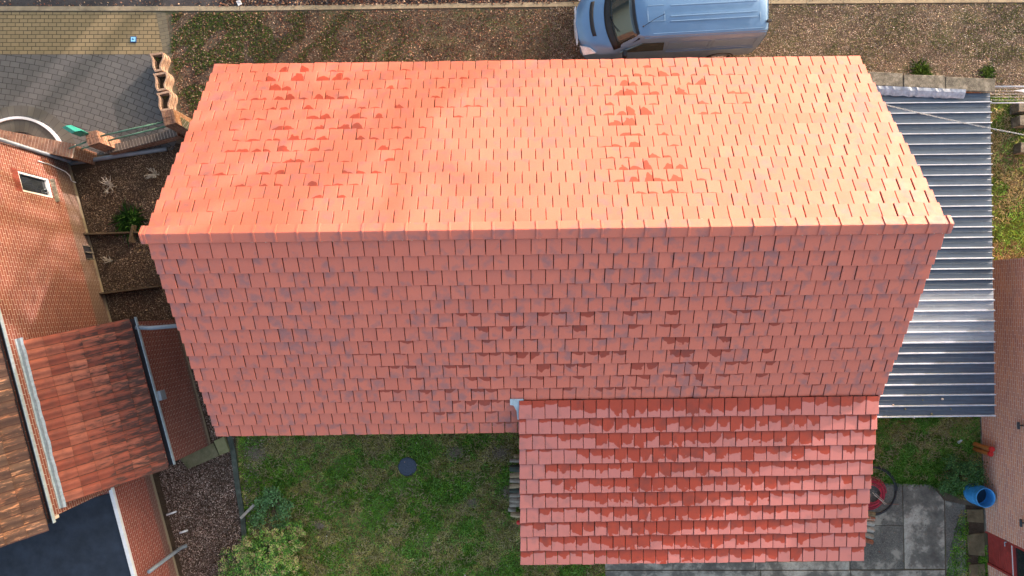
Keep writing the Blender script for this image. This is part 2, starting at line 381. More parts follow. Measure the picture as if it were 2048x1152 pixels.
# curved white-edged entrance kerb and its paver course
c0 = P(38, 332)
def arcpoly(r0, r1, a0, a1, n=28, sx=1.0):
    o = []
    for i in range(n+1): t = rad(a0+(a1-a0)*i/n); o.append((c0.x+r1*math.cos(t)*sx, c0.y+r1*math.sin(t)))
    for i in range(n, -1, -1): t = rad(a0+(a1-a0)*i/n); o.append((c0.x+r0*math.cos(t)*sx, c0.y+r0*math.sin(t)))
    return o
def ring(name, r0, r1, z0, z1, mat, kind=None):
    m = MB(); o = arcpoly(r0, r1, 10, 150); n = len(o)//2
    for i in range(n-1):
        q = [o[i], o[i+1], o[2*n-2-i], o[2*n-1-i]]; m.prism(q, z0, z1)
    return tag(m.build(name, mat), kind=kind)
ring('path_course', 1.42, 1.70, .0, .014, M['paver_s'], 'structure')
ring('path_course', .95, 1.30, .0, .05, M['paver_s'], 'structure')
ring('kerb_curve', 1.30, 1.37, -.05, .09, M['white'], 'structure')
sheet('mulch_bed', [(120, 335), (345, 285), (420, 300), (470, 500), (520, 870), (470, 868), (476, 940), (488, 1030), (494, 1300), (300, 1300)], .004, M['bark'])
sheet('lawn', [(470, 860), (480, 820), (1060, 800), (1240, 820), (1240, 1125), (1210, 1126), (1210, 1300), (494, 1300), (488, 1030), (476, 940)], .008, M['lawnsoil'])
sheet('lawn', [(1690, 790), (1975, 800), (1975, 1002), (1930, 990), (1860, 968), (1700, 966)], .008, M['lawnsoil'])
sheet('lawn', [(1900, 190), (2300, 190), (2300, 517), (1900, 517)], .008, M['lawnsoil'])
# patio slabs
pt = MB()
slabs = [[(1700, 966), (1803, 966), (1805, 1050), (1700, 1050)], [(1700, 1051), (1805, 1051), (1807, 1138), (1700, 1138)]]
for q in slabs: v = [P(*p) for p in q]; pt.prism([(a.x, a.y) for a in v], 0, .02)
tag(pt.build('patio', M['concrete_dark'], bevel=.004), kind='structure')
pt = MB()
for q in ([(1805, 967), (1862, 969), (1887, 1000), (1889, 1137), (1809, 1137)], [(1210, 1126), (1345, 1125), (1345, 1139), (1210, 1139)], [(1346, 1125), (1510, 1124), (1510, 1139), (1346, 1139)],
          [(1511, 1124), (1698, 1122), (1698, 1139), (1511, 1139)], [(1210, 1141), (1520, 1141), (1520, 1300), (1210, 1300)], [(1522, 1141), (1700, 1141), (1700, 1300), (1522, 1300)], [(1702, 1141), (1889, 1140), (1895, 1300), (1702, 1300)]):
    v = [P(*p) for p in q]; pt.prism([(a.x, a.y) for a in v], 0, .024)
tag(pt.build('patio', M['concrete'], bevel=.004), kind='structure')
sheet('patio', [(1890, 1001), (1930, 1010), (1933, 1300), (1896, 1300)], .010, M['concrete_dark'])
sheet('path', [(1932, 1010), (1966, 1015), (1978, 1300), (1934, 1300)], .010, M['bark'])
for i, q in enumerate(([(1932, 1018), (1964, 1018), (1966, 1045), (1934, 1043)], [(1933, 1068), (1967, 1065), (1969, 1112), (1935, 1108)], [(1936, 1128), (1968, 1126), (1970, 1152), (1937, 1156)])):
    v = [P(*p) for p in q]; m = MB(); m.prism([(a.x, a.y) for a in v], 0, .04)
    tag(m.build('paving_slab', M['ochre'], bevel=.012), ['ochre slab set nearest the blue barrel on the dirt path by the brick wall', 'larger middle ochre slab on the dirt path before the red door', 'ochre slab at the bottom edge of the dirt path by the brick wall'][i], 'slab', 'stepping slabs along the brick wall')

# ------------------------------------------------------------------ tiled roofs
def tile_slope(mb, O, ex, dn, nn, L, rows, g, wd, start, wetfn, s0len=None):
    c = .007
    for r in range(rows):
        y0, y1 = start+r*g, start+(r+1)*g
        nb = int(round(L/wd)); edges = [i*wd for i in range(nb+1)] if r % 2 == 0 else [0]+[(i+.5)*wd for i in range(nb)]+[L]
        if r % 2 == 0: edges[-1] = L
        for i in range(len(edges)-1):
            a, b = edges[i], edges[i+1]; first, last = i == 0, i == len(edges)-2
            gp = .0055+random.random()*.003
            a2 = a+(0 if first else gp); b2 = b-(0 if last else gp)
            lift = random.gauss(0, .003); roll = random.gauss(0, .004); jy = random.gauss(0, .005)
            wet, s_ = wetfn((a+b)/2, (y0+y1)/2); u0 = random.uniform(.2, .8)
            R = (random.random(), u0, s_)
            us = [(a2, -.05 if not first else -.13), (a2, -c), (a2+c, 0), (b2-c, 0), (b2, -c), (b2, -.05 if not last else -.13)]
            vs = [(y0-.05, -.002, 0), (y0+.03, .005, .03/g), (y1-c+jy, .040, 1-.01), (y1+jy, .040-c, 1), (y1+jy, -.012, 1)]
            base = len(mb.v)
            for yy, nv, vv in vs:
                for uu, nu in us:
                    k = (uu-a)/(b-a)
                    if first and uu <= a+c+.001: uu -= .016*vv
                    if last and uu >= b-c-.001: uu += .016*vv
                    h = max(nv+nu, -.13)+lift+roll*(k-.5)*2
                    if vv == 1 and nv < 0: h = nv+min(nu, 0)
                    mb.v.append(tuple(O+ex*uu+dn*yy+nn*h))
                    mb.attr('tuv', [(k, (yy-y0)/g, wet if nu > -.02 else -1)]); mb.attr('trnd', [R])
            W_ = len(us)
            for j in range(len(vs)-1):
                for i2 in range(W_-1):
                    p = base+j*W_+i2; mb.f.append((p, p+W_, p+W_+1, p+1))
RZ, EZ = 6.28, 3.2
rc = P(287, 469, RZ); rd = P(1899, 448, RZ)
ex = (rd-rc); ex.z = 0; ex.normalize(); ey = Vector((-ex.y, ex.x, 0))
HL = (rd-rc).length-.05
mid = (rc+rd)/2; O0 = mid-ex*HL/2
TW = HL/52
def gauss2(x, y, cx, cy, sx, sy): return math.exp(-((x-cx)/sx)**2-((y-cy)/sy)**2)
# the back and the front eaves where the photo has them
yb = (P(1069, 122.5, EZ)-mid).dot(ey); yf = -(P(1000, 863.5, EZ)-mid).dot(ey)
house = empty('house', (mid.x, mid.y, 0), 'long house with a new orange clay tiled roof, filling the middle of the picture', 'house')
def keep(o, par):     # parent keeps world place
    o.parent = par; o.matrix_parent_inverse = Matrix.Translation(par.location).inverted() if par.rotation_euler.z == 0 else (Matrix.Translation(par.location) @ par.rotation_euler.to_matrix().to_4x4()).inverted()
    return o
def slope(run, sgn):
    dn = (ey*sgn*run + Vector((0, 0, -(RZ-EZ)))).normalized(); nn = ex.cross(dn) * (1 if sgn < 0 else -1)
    if nn.z < 0: nn = -nn
    return dn, nn, math.hypot(run, RZ-EZ)
# damp patches, placed in metres along the ridge and down the slope
def wet_back(x, s):
    X = x; D = s
    f = 1.15*gauss2(X, D, 2.2, 4.6, 1.0, 1.2)+.75*gauss2(X, D, 3.3, 2.3, 1.2, 1.3)+1.2*gauss2(X, D, 9.55, 2.9, .55, 1.3)+.75*gauss2(X, D, 10.6, 4.3, 1.7, .9)+.45*gauss2(X, D, 10.0, 1.4, 1.2, .5)+.45*gauss2(X, D, 1.5, 1.9, 1.0, 1.0)+.4*gauss2(X, D, 5.0, 4.2, 2.0, 1.2)+.05
    f *= random.choice([0, .35, .7, .9, 1.2]) if random.random() < .93 else 0
    return (min(.95, f*.72), random.uniform(.40, .7)) if f > .12 else (0, .5)
def wet_front(x, s):
    X = x; D = s
    f = .5*gauss2(X, D, 6.0, 3.9, 2.2, 1.4)+.55*gauss2(X, D, 10.5, 3.6, 2.8, 1.7)+.25*gauss2(X, D, 8, 2.5, 2.5, 1)+.04
    f *= random.choice([0, 0, .4, .8, 1.3])
    return (min(.7, f*.75), random.uniform(.5, .9)) if f > .1 else (0, .5)
roof = None
db, nb_, lb = slope(yb, 1); df, nf, lf = slope(yf, -1)
mb = MB()
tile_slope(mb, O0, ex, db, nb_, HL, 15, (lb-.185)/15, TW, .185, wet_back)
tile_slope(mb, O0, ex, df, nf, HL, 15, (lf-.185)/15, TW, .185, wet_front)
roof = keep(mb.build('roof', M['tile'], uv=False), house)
# ridge tiles
dz = (RZ-EZ)/((yb+yf)/2)
prof = [(-.168, -.168*dz+.008), (-.163, -.150*dz+.046), (-.022, .034), (0, .044), (.022, .034), (.163, -.150*dz+.046), (.168, -.168*dz+.008)]
nr = 37; step = (HL+.04)/nr
tilt_off = (yf-yb)/2*0
def ridge_piece(i, x0, x1, grow=0, cap=0):
    m = MB(); xs = [(x0-.002, .010+grow), (x0+.002, .020+grow), (x0+.036, .018+grow), (x0+.042, .008+grow), (x1-.004, .0+grow)]
    n = len(prof); R = (random.random(), .5, .5); jj = random.gauss(0, .002)
    for x, up in xs:
        for (py_, pz_) in prof: m.v.append(tuple(O0+ex*x+ey*(py_*(1+up*1.5))+Vector((0, 0, pz_+up+jj)))); m.attr('tuv', [(.5, .5, 0)]); m.attr('trnd', [R])
    for j in range(len(xs)-1):
        for k2 in range(n-1): p = j*n+k2; m.f.append((p, p+1, p+n+1, p+n))
    m.f.append(tuple(range(n))); m.f.append(tuple(range((len(xs)-1)*n, len(xs)*n)))
    return keep(m.build('ridge_cap' if cap else 'ridge_tile', M['tile'], uv=False), house)
for i in range(nr): ridge_piece(i, -.02+i*step, -.02+(i+1)*step)
for x0, x1 in ((-.085, 0.0), (HL-.0, HL+.085)): ridge_piece(0, x0, x1, .010, 1)
# ridge joint dabs of mortar
m = MB()
for i in range(46):
    x = random.uniform(0, HL); sgn = random.choice((-1, -1, 1)); c = O0+ex*x+ey*(.164*sgn)+Vector((0, 0, -.136*dz+.030)); s_ = random.uniform(.006, .014)
    m.add([c+Vector((-s_, 0, 0)), c+Vector((s_, 0, 0)), c+Vector((0, s_, 0)), c+Vector((0, -s_, 0)), c+Vector((0, 0, s_))], [(0, 3, 4), (3, 1, 4), (1, 2, 4), (2, 0, 4)])
tag(keep(m.build('mortar', M['cream']), house), kind='stuff')
# walls
def framebox(m, O, ax, ay, x0, x1, y0, y1, z0, z1):
    Mx = Matrix(((ax.x, ay.x, 0, O.x), (ax.y, ay.y, 0, O.y), (0, 0, 1, 0), (0, 0, 0, 1))); return m.box((x0, y0, z0), (x1, y1, z1), Mx)
m = MB(); y0, y1 = -yf+.35, yb-.35; pts = [(y0, 0), (y1, 0), (y1, EZ+.08), (0, RZ-.14), (y0, EZ+.08)]
vs = [O0*1+ex*x+ey*y for x in (.12, HL-.12) for y, z in pts]; 
for i, (x, (y, z)) in enumerate([(x, p) for x in (.12, HL-.12) for p in pts]): vs[i] = Vector((vs[i].x, vs[i].y, z))
m.add(vs, [(0, 1, 2, 3, 4), (9, 8, 7, 6, 5)]+[(i, i+5, (i+1) % 5+5, (i+1) % 5) for i in (0, 1, 4)]); keep(m.build('wall', M['brick_house']), house)
# lean-to wing (front, right)
LZ0, LZ1 = 3.86, 2.98
la = P(1037, 806, LZ0); lbb = P(1753, 800, LZ0); lc = P(1043, 1122, LZ1); ld = P(1730, 1122, LZ1)
lx0 = (la-O0).dot(ex); lx0 = ((lx0+(lc-O0).dot(ex))/2); lx1 = ((lbb-O0).dot(ex)+(ld-O0).dot(ex))/2
ly0 = (la-O0).dot(ey); ly1 = (P(1386, 1124, LZ1)-O0).dot(ey)
dl = (ey*(ly1-ly0)+Vector((0, 0, LZ1-LZ0))); ll = dl.length; dl.normalize(); nl = dl.cross(ex); nl = nl if nl.z > 0 else -nl
def wet_lean(x, s):
    f = .95*math.exp(-((x-3.3)/2.3)**2)*(1-.25*math.exp(-(s/.6)**2)); f += .25 if x > 5 else 0
    f = f+.06+random.gauss(0, .16)
    if random.random() < .12: f += .3
    return (max(0, min(1.05, f))*.9, random.uniform(.8, 1.5))
mb = MB(); LL = lx1-lx0
Ol = Vector((O0.x, O0.y, 0))+ex*lx0+ey*ly0+Vector((0, 0, LZ0))
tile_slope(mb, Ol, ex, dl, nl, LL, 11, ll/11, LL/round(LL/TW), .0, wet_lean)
keep(mb.build('lean_to_roof', M['tile_sheen'], uv=False), house)
m = MB(); framebox(m, O0, ex, ey, lx0+.15, lx1-.15, ly1+.25, -yf+.37, 0, LZ1-.08); keep(m.build('lean_to_wall', M['brick_house']), house)
m = MB(); tri = [(ly1+.25, LZ1-.08), (-yf+.36, LZ1-.08), (-yf+.36, LZ1+.65), (ly1+.25, LZ1-.02)]
for x in (lx0+.16, lx1-.18):
    vs = []
    for xx in (x, x+.02):
        for (y, z) in tri: q = O0+ex*xx+ey*y; vs.append((q.x, q.y, z))
    m = MB(); m.add(vs, [(3, 2, 1, 0), (4, 5, 6, 7)]+[(i, (i+1) % 4, (i+1) % 4+4, i+4) for i in range(4)])
    keep(m.build('verge_board', M['redwood']), house)
# folded zinc flashing where the two roofs meet
m = MB(); fz = lambda px, py: P(px, py, 3.80-(py-800)*.0035+.06)
q = [fz(1020, 798), fz(1047, 798), fz(1045, 839), fz(1035, 839), fz(1033, 822), fz(1027, 811), fz(1020, 810)]
m.add([tuple(a) for a in q]+[tuple(a-Vector((0, 0, .03))) for a in q], [(6, 5, 4, 3, 2, 1, 0)]+[(i, (i+1) % 7, (i+1) % 7+7, i+7) for i in range(7)])
keep(m.build('flashing', M['zinc']), house)

# ------------------------------------------------------------------ left house with tiled shed and flat-roofed wing
LA = rad(15.5); ln = Vector((math.cos(LA), math.sin(LA), 0)); lt = Vector((math.sin(LA), -math.cos(LA), 0))
def LH(n, t, z): return ln*n+lt*t+Vector((0, 0, z))
def lbox(m, n0, n1, t0, t1, z0, z1):
    vs = [LH(n, t, z) for z in (z0, z1) for n, t in ((n0, t0), (n1, t0), (n1, t1), (n0, t1))]
    # ln x lt points down, so flip windings
    return m.add(vs, [(0, 1, 2, 3), (7, 6, 5, 4), (4, 5, 1, 0), (5, 6, 2, 1), (6, 7, 3, 2), (7, 4, 0, 3)])
def LHproj(px, py, n):
    "t, z of the wall-plane point (normal distance n) seen at a pixel"
    a, b = P(px, py, 0), P(px, py, 4); na, nb2 = a.dot(ln), b.dot(ln); f = (n-na)/(nb2-na); q = a.lerp(b, f); return q.dot(lt), q.z
def nt_of(px, py, z): q = P(px, py, z); return q.dot(ln), q.dot(lt)
WN = (nt_of(203, 560, 0)[0]+nt_of(140, 330, 0)[0])/2
T0 = nt_of(140, 330, 0)[1]
SN = nt_of(421, 883, 0)[0]
t_end, e_z = LHproj(107, 1045, WN+.10)
neigh = empty('house', LH(WN, -2, 0), 'red brick house at the left with a mossy pantile roof, white window and flat-roofed wing', 'house')
NM = Matrix.Translation(neigh.location).inverted()
def nk(o, par=None):
    o.parent = par or neigh
    o.matrix_parent_inverse = Matrix() if par else NM
    return o
# window opening in the main wall
wc = [LHproj(*p, WN) for p in ((35, 341), (98, 357), (107, 395), (46, 384))]
wt0 = (wc[0][0]+wc[1][0])/2; wt1 = (wc[2][0]+wc[3][0])/2; wz0 = (wc[1][1]+wc[2][1])/2; wz1 = (wc[0][1]+wc[3][1])/2
m = MB()
lbox(m, WN-7, WN-.12, T0+.01, t_end-.1, 0, e_z-.2)           # inner body set back behind the outer leaf
lbox(m, WN-.10, WN, T0, wt0, 0, e_z); lbox(m, WN-.10, WN, wt1, t_end-.1, 0, e_z)
lbox(m, WN-.10, WN, wt0, wt1, 0, wz0); lbox(m, WN-.10, WN, wt0, wt1, wz1, e_z)
nk(m.build('wall', M['brick_red']))
m = MB(); lbox(m, WN-7, WN-.002, T0-.02, T0-.002, 0, e_z-.05); nk(m.build('side_wall', M['brick_red']))
wf = MB(); fr = .055
lbox(wf, WN-.07, WN-.02, wt0, wt1, wz0, wz0+fr); lbox(wf, WN-.07, WN-.02, wt0, wt1, wz1-fr, wz1)
lbox(wf, WN-.07, WN-.02, wt0, wt0+fr, wz0+fr, wz1-fr); lbox(wf, WN-.07, WN-.02, wt1-fr, wt1, wz0+fr, wz1-fr)
win = nk(wf.build('window', M['white'], bevel=.004))
gl = MB(); lbox(gl, WN-.10, WN-.09, wt0+.01, wt1-.01, wz0+.01, wz1-.01); o = gl.build('pane', M['glass']); nk(o, win)
m = MB(); lbox(m, WN-.088, WN-.03, wt0+.06, wt1-.06, wz0+.056, wz0+.07); nk(m.build('inner_sill', M['white']), win)
c = LH(WN-.06, wt1-.2, wz0+.07); m = MB(); m.lathe([(0, 0), (.045, 0), (.055, .09), (.048, .09), (.04, .03)], c, 14); nk(m.build('flower_pot', M['white'], smooth=True), win)
m = MB(); n_ = 8
for i in range(n_):
    a, b = wt0+(wt1-wt0+.1)*i/n_, wt0+(wt1-wt0+.1)*(i+.86)/n_
    vs = [LH(WN-.005, a, wz0-.02), LH(WN+.07, a, wz0-.07), LH(WN+.07, a, wz0-.12), LH(WN-.005, a, wz0-.10)]
    vs2 = [v+lt*(b-a) for v in vs]; m.add(vs+vs2, [(0, 1, 2, 3), (7, 6, 5, 4), (0, 4, 5, 1), (1, 5, 6, 2), (2, 6, 7, 3), (3, 7, 4, 0)])
nk(m.build('sill', M['coping']), win)
m = MB()
for i in range(8): a = wt0-.03+(wt1-wt0+.06)*i/8; lbox(m, WN-.01, WN+.006, a, a+(wt1-wt0+.06)/8-.012, wz1+.005, wz1+.21)
nk(m.build('lintel', simple('lintel_brick', (.20, .05, .036), .85, .2, 0, .3, 9)), win)
# basement vent
a1, z1_ = LHproj(163, 492, WN); a2, z2_ = LHproj(180, 518, WN)
m = MB(); lbox(m, WN-.02, WN+.004, a1, a2, .10, .42); v = nk(m.build('vent', M['black']))
m = MB(); lbox(m, WN+.004, WN+.03, a1-.02, a1, .10, .44); lbox(m, WN+.004, WN+.03, a2, a2+.02, .10, .44); lbox(m, WN+.004, WN+.05, (a1+a2)/2-.015, (a1+a2)/2+.015, .1, .44); nk(m.build('vent_frame', M['coping']), v)

def pan_mat(name, mossy, base=((.24, .058, .034), (.32, .085, .05), (.40, .13, .078))):
    m = NT(name, .75, .3); r = m.sep(m.attr('trnd')); t = m.sep(m.attr('tuv')); p = m.geo()
    off = m.comb(m.math('MULTIPLY', r[0], 31.0), m.math('MULTIPLY', r[0], 77.0), 0.0); q = m.vmath('ADD', p, off)
    c = m.ramp(r[0], [(0, base[0]), (.5, base[1]), (1, base[2])])
    c = m.mix(m.ramp(m.noise(q, 5, 4), [(.4, 0.0), (.75, .7)]), c, (.15, .055, .04))
    sv = m.comb(m.math('MULTIPLY', t[0], 3.2), m.math('MULTIPLY', t[1], .9), m.math('MULTIPLY', r[0], 60.0))
    st = m.noise(sv, 1.6, 5, .6)
    f = m.math('ADD', m.math('MULTIPLY', r[1], mossy), m.math('MULTIPLY', m.math('MULTIPLY', t[1], t[0]), .16))
    dark = m.ramp(m.math('ADD', m.math('SUBTRACT', st, .62), f), [(.08, 0.0), (.22, .85)])
    c = m.mix(dark, c, (.05, .034, .028))
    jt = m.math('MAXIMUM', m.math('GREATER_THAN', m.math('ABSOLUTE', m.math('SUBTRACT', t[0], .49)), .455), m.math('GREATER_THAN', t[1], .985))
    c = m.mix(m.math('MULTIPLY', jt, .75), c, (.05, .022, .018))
    lich = m.ramp(m.noise(p, 26, 3, .7), [(.70, 0.0), (.74, .8)])
    c = m.mix(m.math('MULTIPLY', lich, m.math('MULTIPLY', r[1], .9)), c, (.45, .43, .38))
    m.col(c); m.bump(m.noise(p, 40, 5), .5, .008); return m.m
def pantiles(name, O, sd_, dn, nn, L, S, g, wd, mat, par):
    mb = MB(); rows = int(round(S/g)); g = S/rows; cols = int(round(L/wd)); wd = L/cols
    wave = [(0, .004), (.08, .020), (.22, .050), (.40, .060), (.54, .046), (.70, .016), (.85, .0), (1.04, -.004)]
    for r in range(rows):
        for c in range(cols):
            base = len(mb.v); R = (random.random(), (r+.5)/rows, 0); jj = random.gauss(0, .002); js = random.gauss(0, .004)
            for (y, h, vv) in ((r*g-.03, 0, 0), ((r+1)*g-.008+js, .040, .98), ((r+1)*g+js, .034, 1), ((r+1)*g+js, -.01, 1)):
                for (u, hh) in wave:
                    q = O+sd_*((c+u)*wd)+dn*y+nn*((hh+h+jj) if not (vv == 1 and h < 0) else -.012)
                    mb.v.append(tuple(q)); mb.attr('tuv', [(u, vv, 0)]); mb.attr('trnd', [R])
            W_ = len(wave)
            for j in range(3):
                for i in range(W_-1): p = base+j*W_+i; mb.f.append((p, p+1, p+W_+1, p+W_))
    o = mb.build(name, mat, uv=False, smooth=False); return o
M['pan_shed'] = pan_mat('shed_pantile', .30); M['pan_old'] = pan_mat('mossy_pantile', .36, ((.42, .17, .085), (.52, .24, .12), (.60, .31, .17)))
# main roof (only its lower end shows)
ez = e_z+.05; ev = 35
dn_ = (ln*math.cos(rad(ev))+Vector((0, 0, -math.sin(rad(ev))))); nn_ = ln*math.sin(rad(ev))+Vector((0, 0, math.cos(rad(ev))))
S = 6.0; rt1 = t_end+.12; rt0 = T0-.15
O = LH(WN+.0, rt0, ez)-dn_*S
nk(pantiles('roof', O, lt, dn_, nn_, rt1-rt0, S, .37, .262, M['pan_old'], neigh))
def gutter(nm, n, t0, t1, z, par):
    m = MB(); lbox(m, n-.06, n+.05, t0, t1, z-.08, z-.065); lbox(m, n+.045, n+.055, t0, t1, z-.065, z+.0); lbox(m, n-.065, n-.055, t0, t1, z-.065, z+.0)
    g_ = nk(m.build(nm, M['black']), par); m = MB(); lbox(m, n+.056, n+.07, t0-.01, t1+.01, z-.075, z+.01)
    nb = int((t1-t0)/.5)
    for i in range(nb): a = t0+(i+.5)*.5; lbox(m, n+.07, n+.082, a-.012, a+.012, z-.05, z+.014)
    nk(m.build('gutter_edge', M['zinc']), g_); return g_
gutter('gutter', WN+.055, rt0, t_end, ez-.02, None)
# shed
shed = empty('shed', LH(SN, 0, 0), 'brick shed with red pantile roof and black gutter leaning on the left house', 'shed')
SM = Matrix.Translation(shed.location).inverted()
def sk(o, par=None): o.parent = par or shed; o.matrix_parent_inverse = Matrix() if par else SM; return o
g0 = nt_of(258, 633, 2.42); g1 = nt_of(345, 930, 2.42); u0 = nt_of(50, 684, 3.72); u1 = nt_of(131, 1010, 3.72)
st0 = (g0[1]+u0[1])/2; st1 = (g1[1]+u1[1])/2
gz = 2.42; sz = 3.72; gn = (g0[0]+g1[0])/2-.07; un = (u0[0]+u1[0])/2
dv = ln*(gn-un)+Vector((0, 0, gz-sz)); sS = dv.length; dv.normalize(); nv = Vector((-ln.x*dv.z, -ln.y*dv.z, dv.dot(ln))); nv = nv if nv.z > 0 else -nv
Os = LH(un, st0, sz)
sk(pantiles('roof', Os, lt, dv, nv, st1-st0, sS, .375, .238, M['pan_shed'], shed))
m = MB(); vs = []
for t in (st0+.08, st1-.08):
    for n, z in ((WN+.004, 0), (SN, 0), (SN, gz-.06), (WN+.004, sz-.1)): vs.append(LH(n, t, z))
m.add(vs, [(0, 1, 2, 3), (7, 6, 5, 4)]+[(i, i+4, (i+1) % 4+4, (i+1) % 4) for i in range(4)]); sk(m.build('wall', M['brick_shed']))
m = MB(); lbox(m, gn-.03, gn+.14, st0+.02, st1-.06, gz-.09, gz-.075); lbox(m, gn+.135, gn+.145, st0+.02, st1-.06, gz-.075, gz-.0)
g_ = sk(m.build('gutter', M['black'])); m = MB(); lbox(m, gn+.146, gn+.158, st0, st1-.04, gz-.08, gz+.012)
for i in range(9): a = st0+.2+i*.43; lbox(m, gn+.158, gn+.175, a-.012, a+.012, gz-.05, gz+.016)
sk(m.build('gutter_edge', M['zinc']), g_)
q = P(318, 792, 2.3); m = MB(); a, b = q.dot(ln), q.dot(lt); lbox(m, a-.06, a+.07, b-.12, b+.12, 2.1, 2.34); sk(m.build('gutter_box', M['grey_pipe'], bevel=.01))
m = MB(); m.tube([P(272, 655, 2.35), P(300, 656, 2.34), P(372, 650, 2.3)], .052, 12); sk(m.build('pipe', M['grey_pipe'], smooth=True))
# flashing up the house wall
m = MB(); vs = []; N_ = 26
for i in range(N_+1):
    t = st0-.06+(st1-st0+.14)*i/N_; jn = random.gauss(0, .006); hz = sz+.06+random.gauss(0, .005)
    vs += [LH(WN+.005, t, hz+.05), LH(WN+.010, t, sz+.055), LH(WN+.10+jn, t, sz+.075), LH(WN+.15+jn, t, sz+.055)]
for i in range(N_):
    for j in range(3): p = i*4+j; m.f.append((p, p+1, p+5, p+4))
m.v = [tuple(v) for v in vs]; o = m.build('flashing', M['zinc']); sk(o); md = o.modifiers.new('t', 'SOLIDIFY'); md.thickness = .008
# flat-roofed wing
fz_ = LHproj(240, 1040, WN)[1]
m = MB(); lbox(m, WN-7, WN-.004, t_end-.09, t_end+9, 0, fz_-.03); nk(m.build('wing_wall', brick_mat('wing_brick', (.33, .085, .06), (.24, .06, .045), (.50, .42, .36), weather=(.45, (.16, .10, .085)))))
m = MB(); lbox(m, WN-7, WN-.06, t_end-.02, t_end+9, fz_-.03, fz_+.0); nk(m.build('flat_roof', M['darkslate']))
m = MB(); lbox(m, WN-.065, WN+.03, st1-.2, t_end+9, fz_-.06, fz_+.035); nk(m.build('roof_trim', M['white'], bevel=.006))
m = MB(); lbox(m, WN-.22, WN-.0, t_end-.12, t_end-.03, e_z-.35, e_z-.15); nk(m.build('corner_block', M['cream']))
m = MB(); m.tube([P(300, 1140, 2.0)+Vector((0, 0, 0)), Vector((P(368, 1092).x, P(368, 1092).y, 2.0)), P(368, 1092, .12), P(372, 1088, .05)+Vector((.1, 0, 0))], .045, 10)
b0 = P(364, 1094, .1); m = MB(); m.tube([Vector((b0.x-.02, b0.y-.02, fz_-.1)), Vector((b0.x, b0.y, .25)), b0+Vector((.02, 0, .0)), b0+Vector((.12, .03, -.04))], .05, 12); nk(m.build('downpipe', M['grey_pipe'], smooth=True))
for i, (p, q) in enumerate((((333, 1030), (352, 1023)), ((359, 1066), (374, 1061)))):
    m = MB(); m.tube([P(*p, .18), P(*q, .14), P(*q, .03)], .028, 10); nk(m.build('outlet_pipe', M['white'], smooth=True))
# corner downpipe, conduit
m = MB(); a = LH(WN+.06, T0-.06, .12); m.tube([a+Vector((0, 0, e_z-.2)), a, a+Vector((.03, .0, -.04))], .05, 12); nk(m.build('downpipe', M['grey_pipe'], smooth=True))
tz = [LHproj(*p, WN+.03) for p in ((76, 322), (100, 329), (131, 343))]
m = MB(); m.tube([LH(WN+.03, t, z) for t, z in tz]+[P(140, 352, .35), P(143, 362, .12), P(152, 365, .08)], .012, 6); nk(m.build('conduit', M['white'], smooth=True))
o = MB().tube([P(140, 327, .07), P(240, 311, .07), P(333, 298, .07)], .058, 14).build('drain_pipe', M['grey_pipe'], smooth=True)
tag(o, 'long grey plastic pipe lying on the mulch between the house corner and the garden wall', 'pipe')

# ------------------------------------------------------------------ right brick building
ra = P(1960, 840); rb = P(1975, 1150); rdv = (rb-ra).normalized(); rn = Vector((rdv.y, -rdv.x, 0)); rn = rn if rn.x > 0 else -rn
cor = P(1985, 516, 2.4); s0 = (cor-ra).dot(rdv); RM_ = None
right = empty('brick_building', (ra.x, ra.y, 0), 'brown brick building at the right edge with a red plank door', 'building')
RMi = Matrix.Translation(right.location).inverted()
def rk(o, par=None): o.parent = par or right; o.matrix_parent_inverse = Matrix() if par else RMi; return o
def RB(s, n, z): return Vector((ra.x, ra.y, 0))+rdv*s+rn*n+Vector((0, 0, z))
def rbox(m, s0_, s1_, n0, n1, z0, z1):
    vs = [RB(s, n, z) for z in (z0, z1) for s, n in ((s0_, n0), (s1_, n0), (s1_, n1), (s0_, n1))]
    return m.add(vs, [(3, 2, 1, 0), (4, 5, 6, 7), (0, 1, 5, 4), (1, 2, 6, 5), (2, 3, 7, 6), (3, 0, 4, 7)])
ds0 = (P(1975, 1061)-ra).dot(rdv); ds1 = (P(1975, 1128)-ra).dot(rdv)
m = MB(); rbox(m, s0, ds0, 0, 8, 0, 5.2); rbox(m, ds1, ds1+6, 0, 8, 0, 5.2); rbox(m, ds0, ds1, .12, 8, 0, 2.1); rbox(m, ds0, ds1, 0, 8, 2.1, 5.2); rk(m.build('wall', M['brick_right']))
m = MB(); rbox(m, s0+2, ds0, -.02, -.002, -.0, .05); rk(m.build('plinth', M['concrete']))
m = MB(); nb = 11
for i in range(nb): a = .04+i*.086; rbox(m, ds0+.06, ds1-.06, .03, .055+(i % 2)*.004, a, a+.080)
door = rk(m.build('door', M['redwood'], bevel=.004))
m = MB(); rbox(m, ds0, ds0+.055, -.01, .11, .0, 2.1); rbox(m, ds1-.055, ds1, -.01, .11, .0, 2.1); rbox(m, ds0+.055, ds1-.055, .02, .10, .985, 1.05); rbox(m, ds0+.055, ds1-.055, -.01, .11, 2.05, 2.1); rk(m.build('door_frame', M['redwood']), door)
m = MB(); rbox(m, ds0+.06, ds1-.06, .01, .02, .96, .985); rk(m.build('glazing_bar', M['white']), door)
m = MB(); rbox(m, ds0+.06, ds1-.06, .06, .07, 1.05, 2.05); rk(m.build('pane', M['glass']), door)
m = MB(); q = RB(ds0+.03, -.01, .82); m.tube([q, q-rn*.06], .012, 8); m.tube([q-rn*.05, q-rn*.05+rdv*.11], .011, 8); rk(m.build('handle', M['zinc'], smooth=True), door)
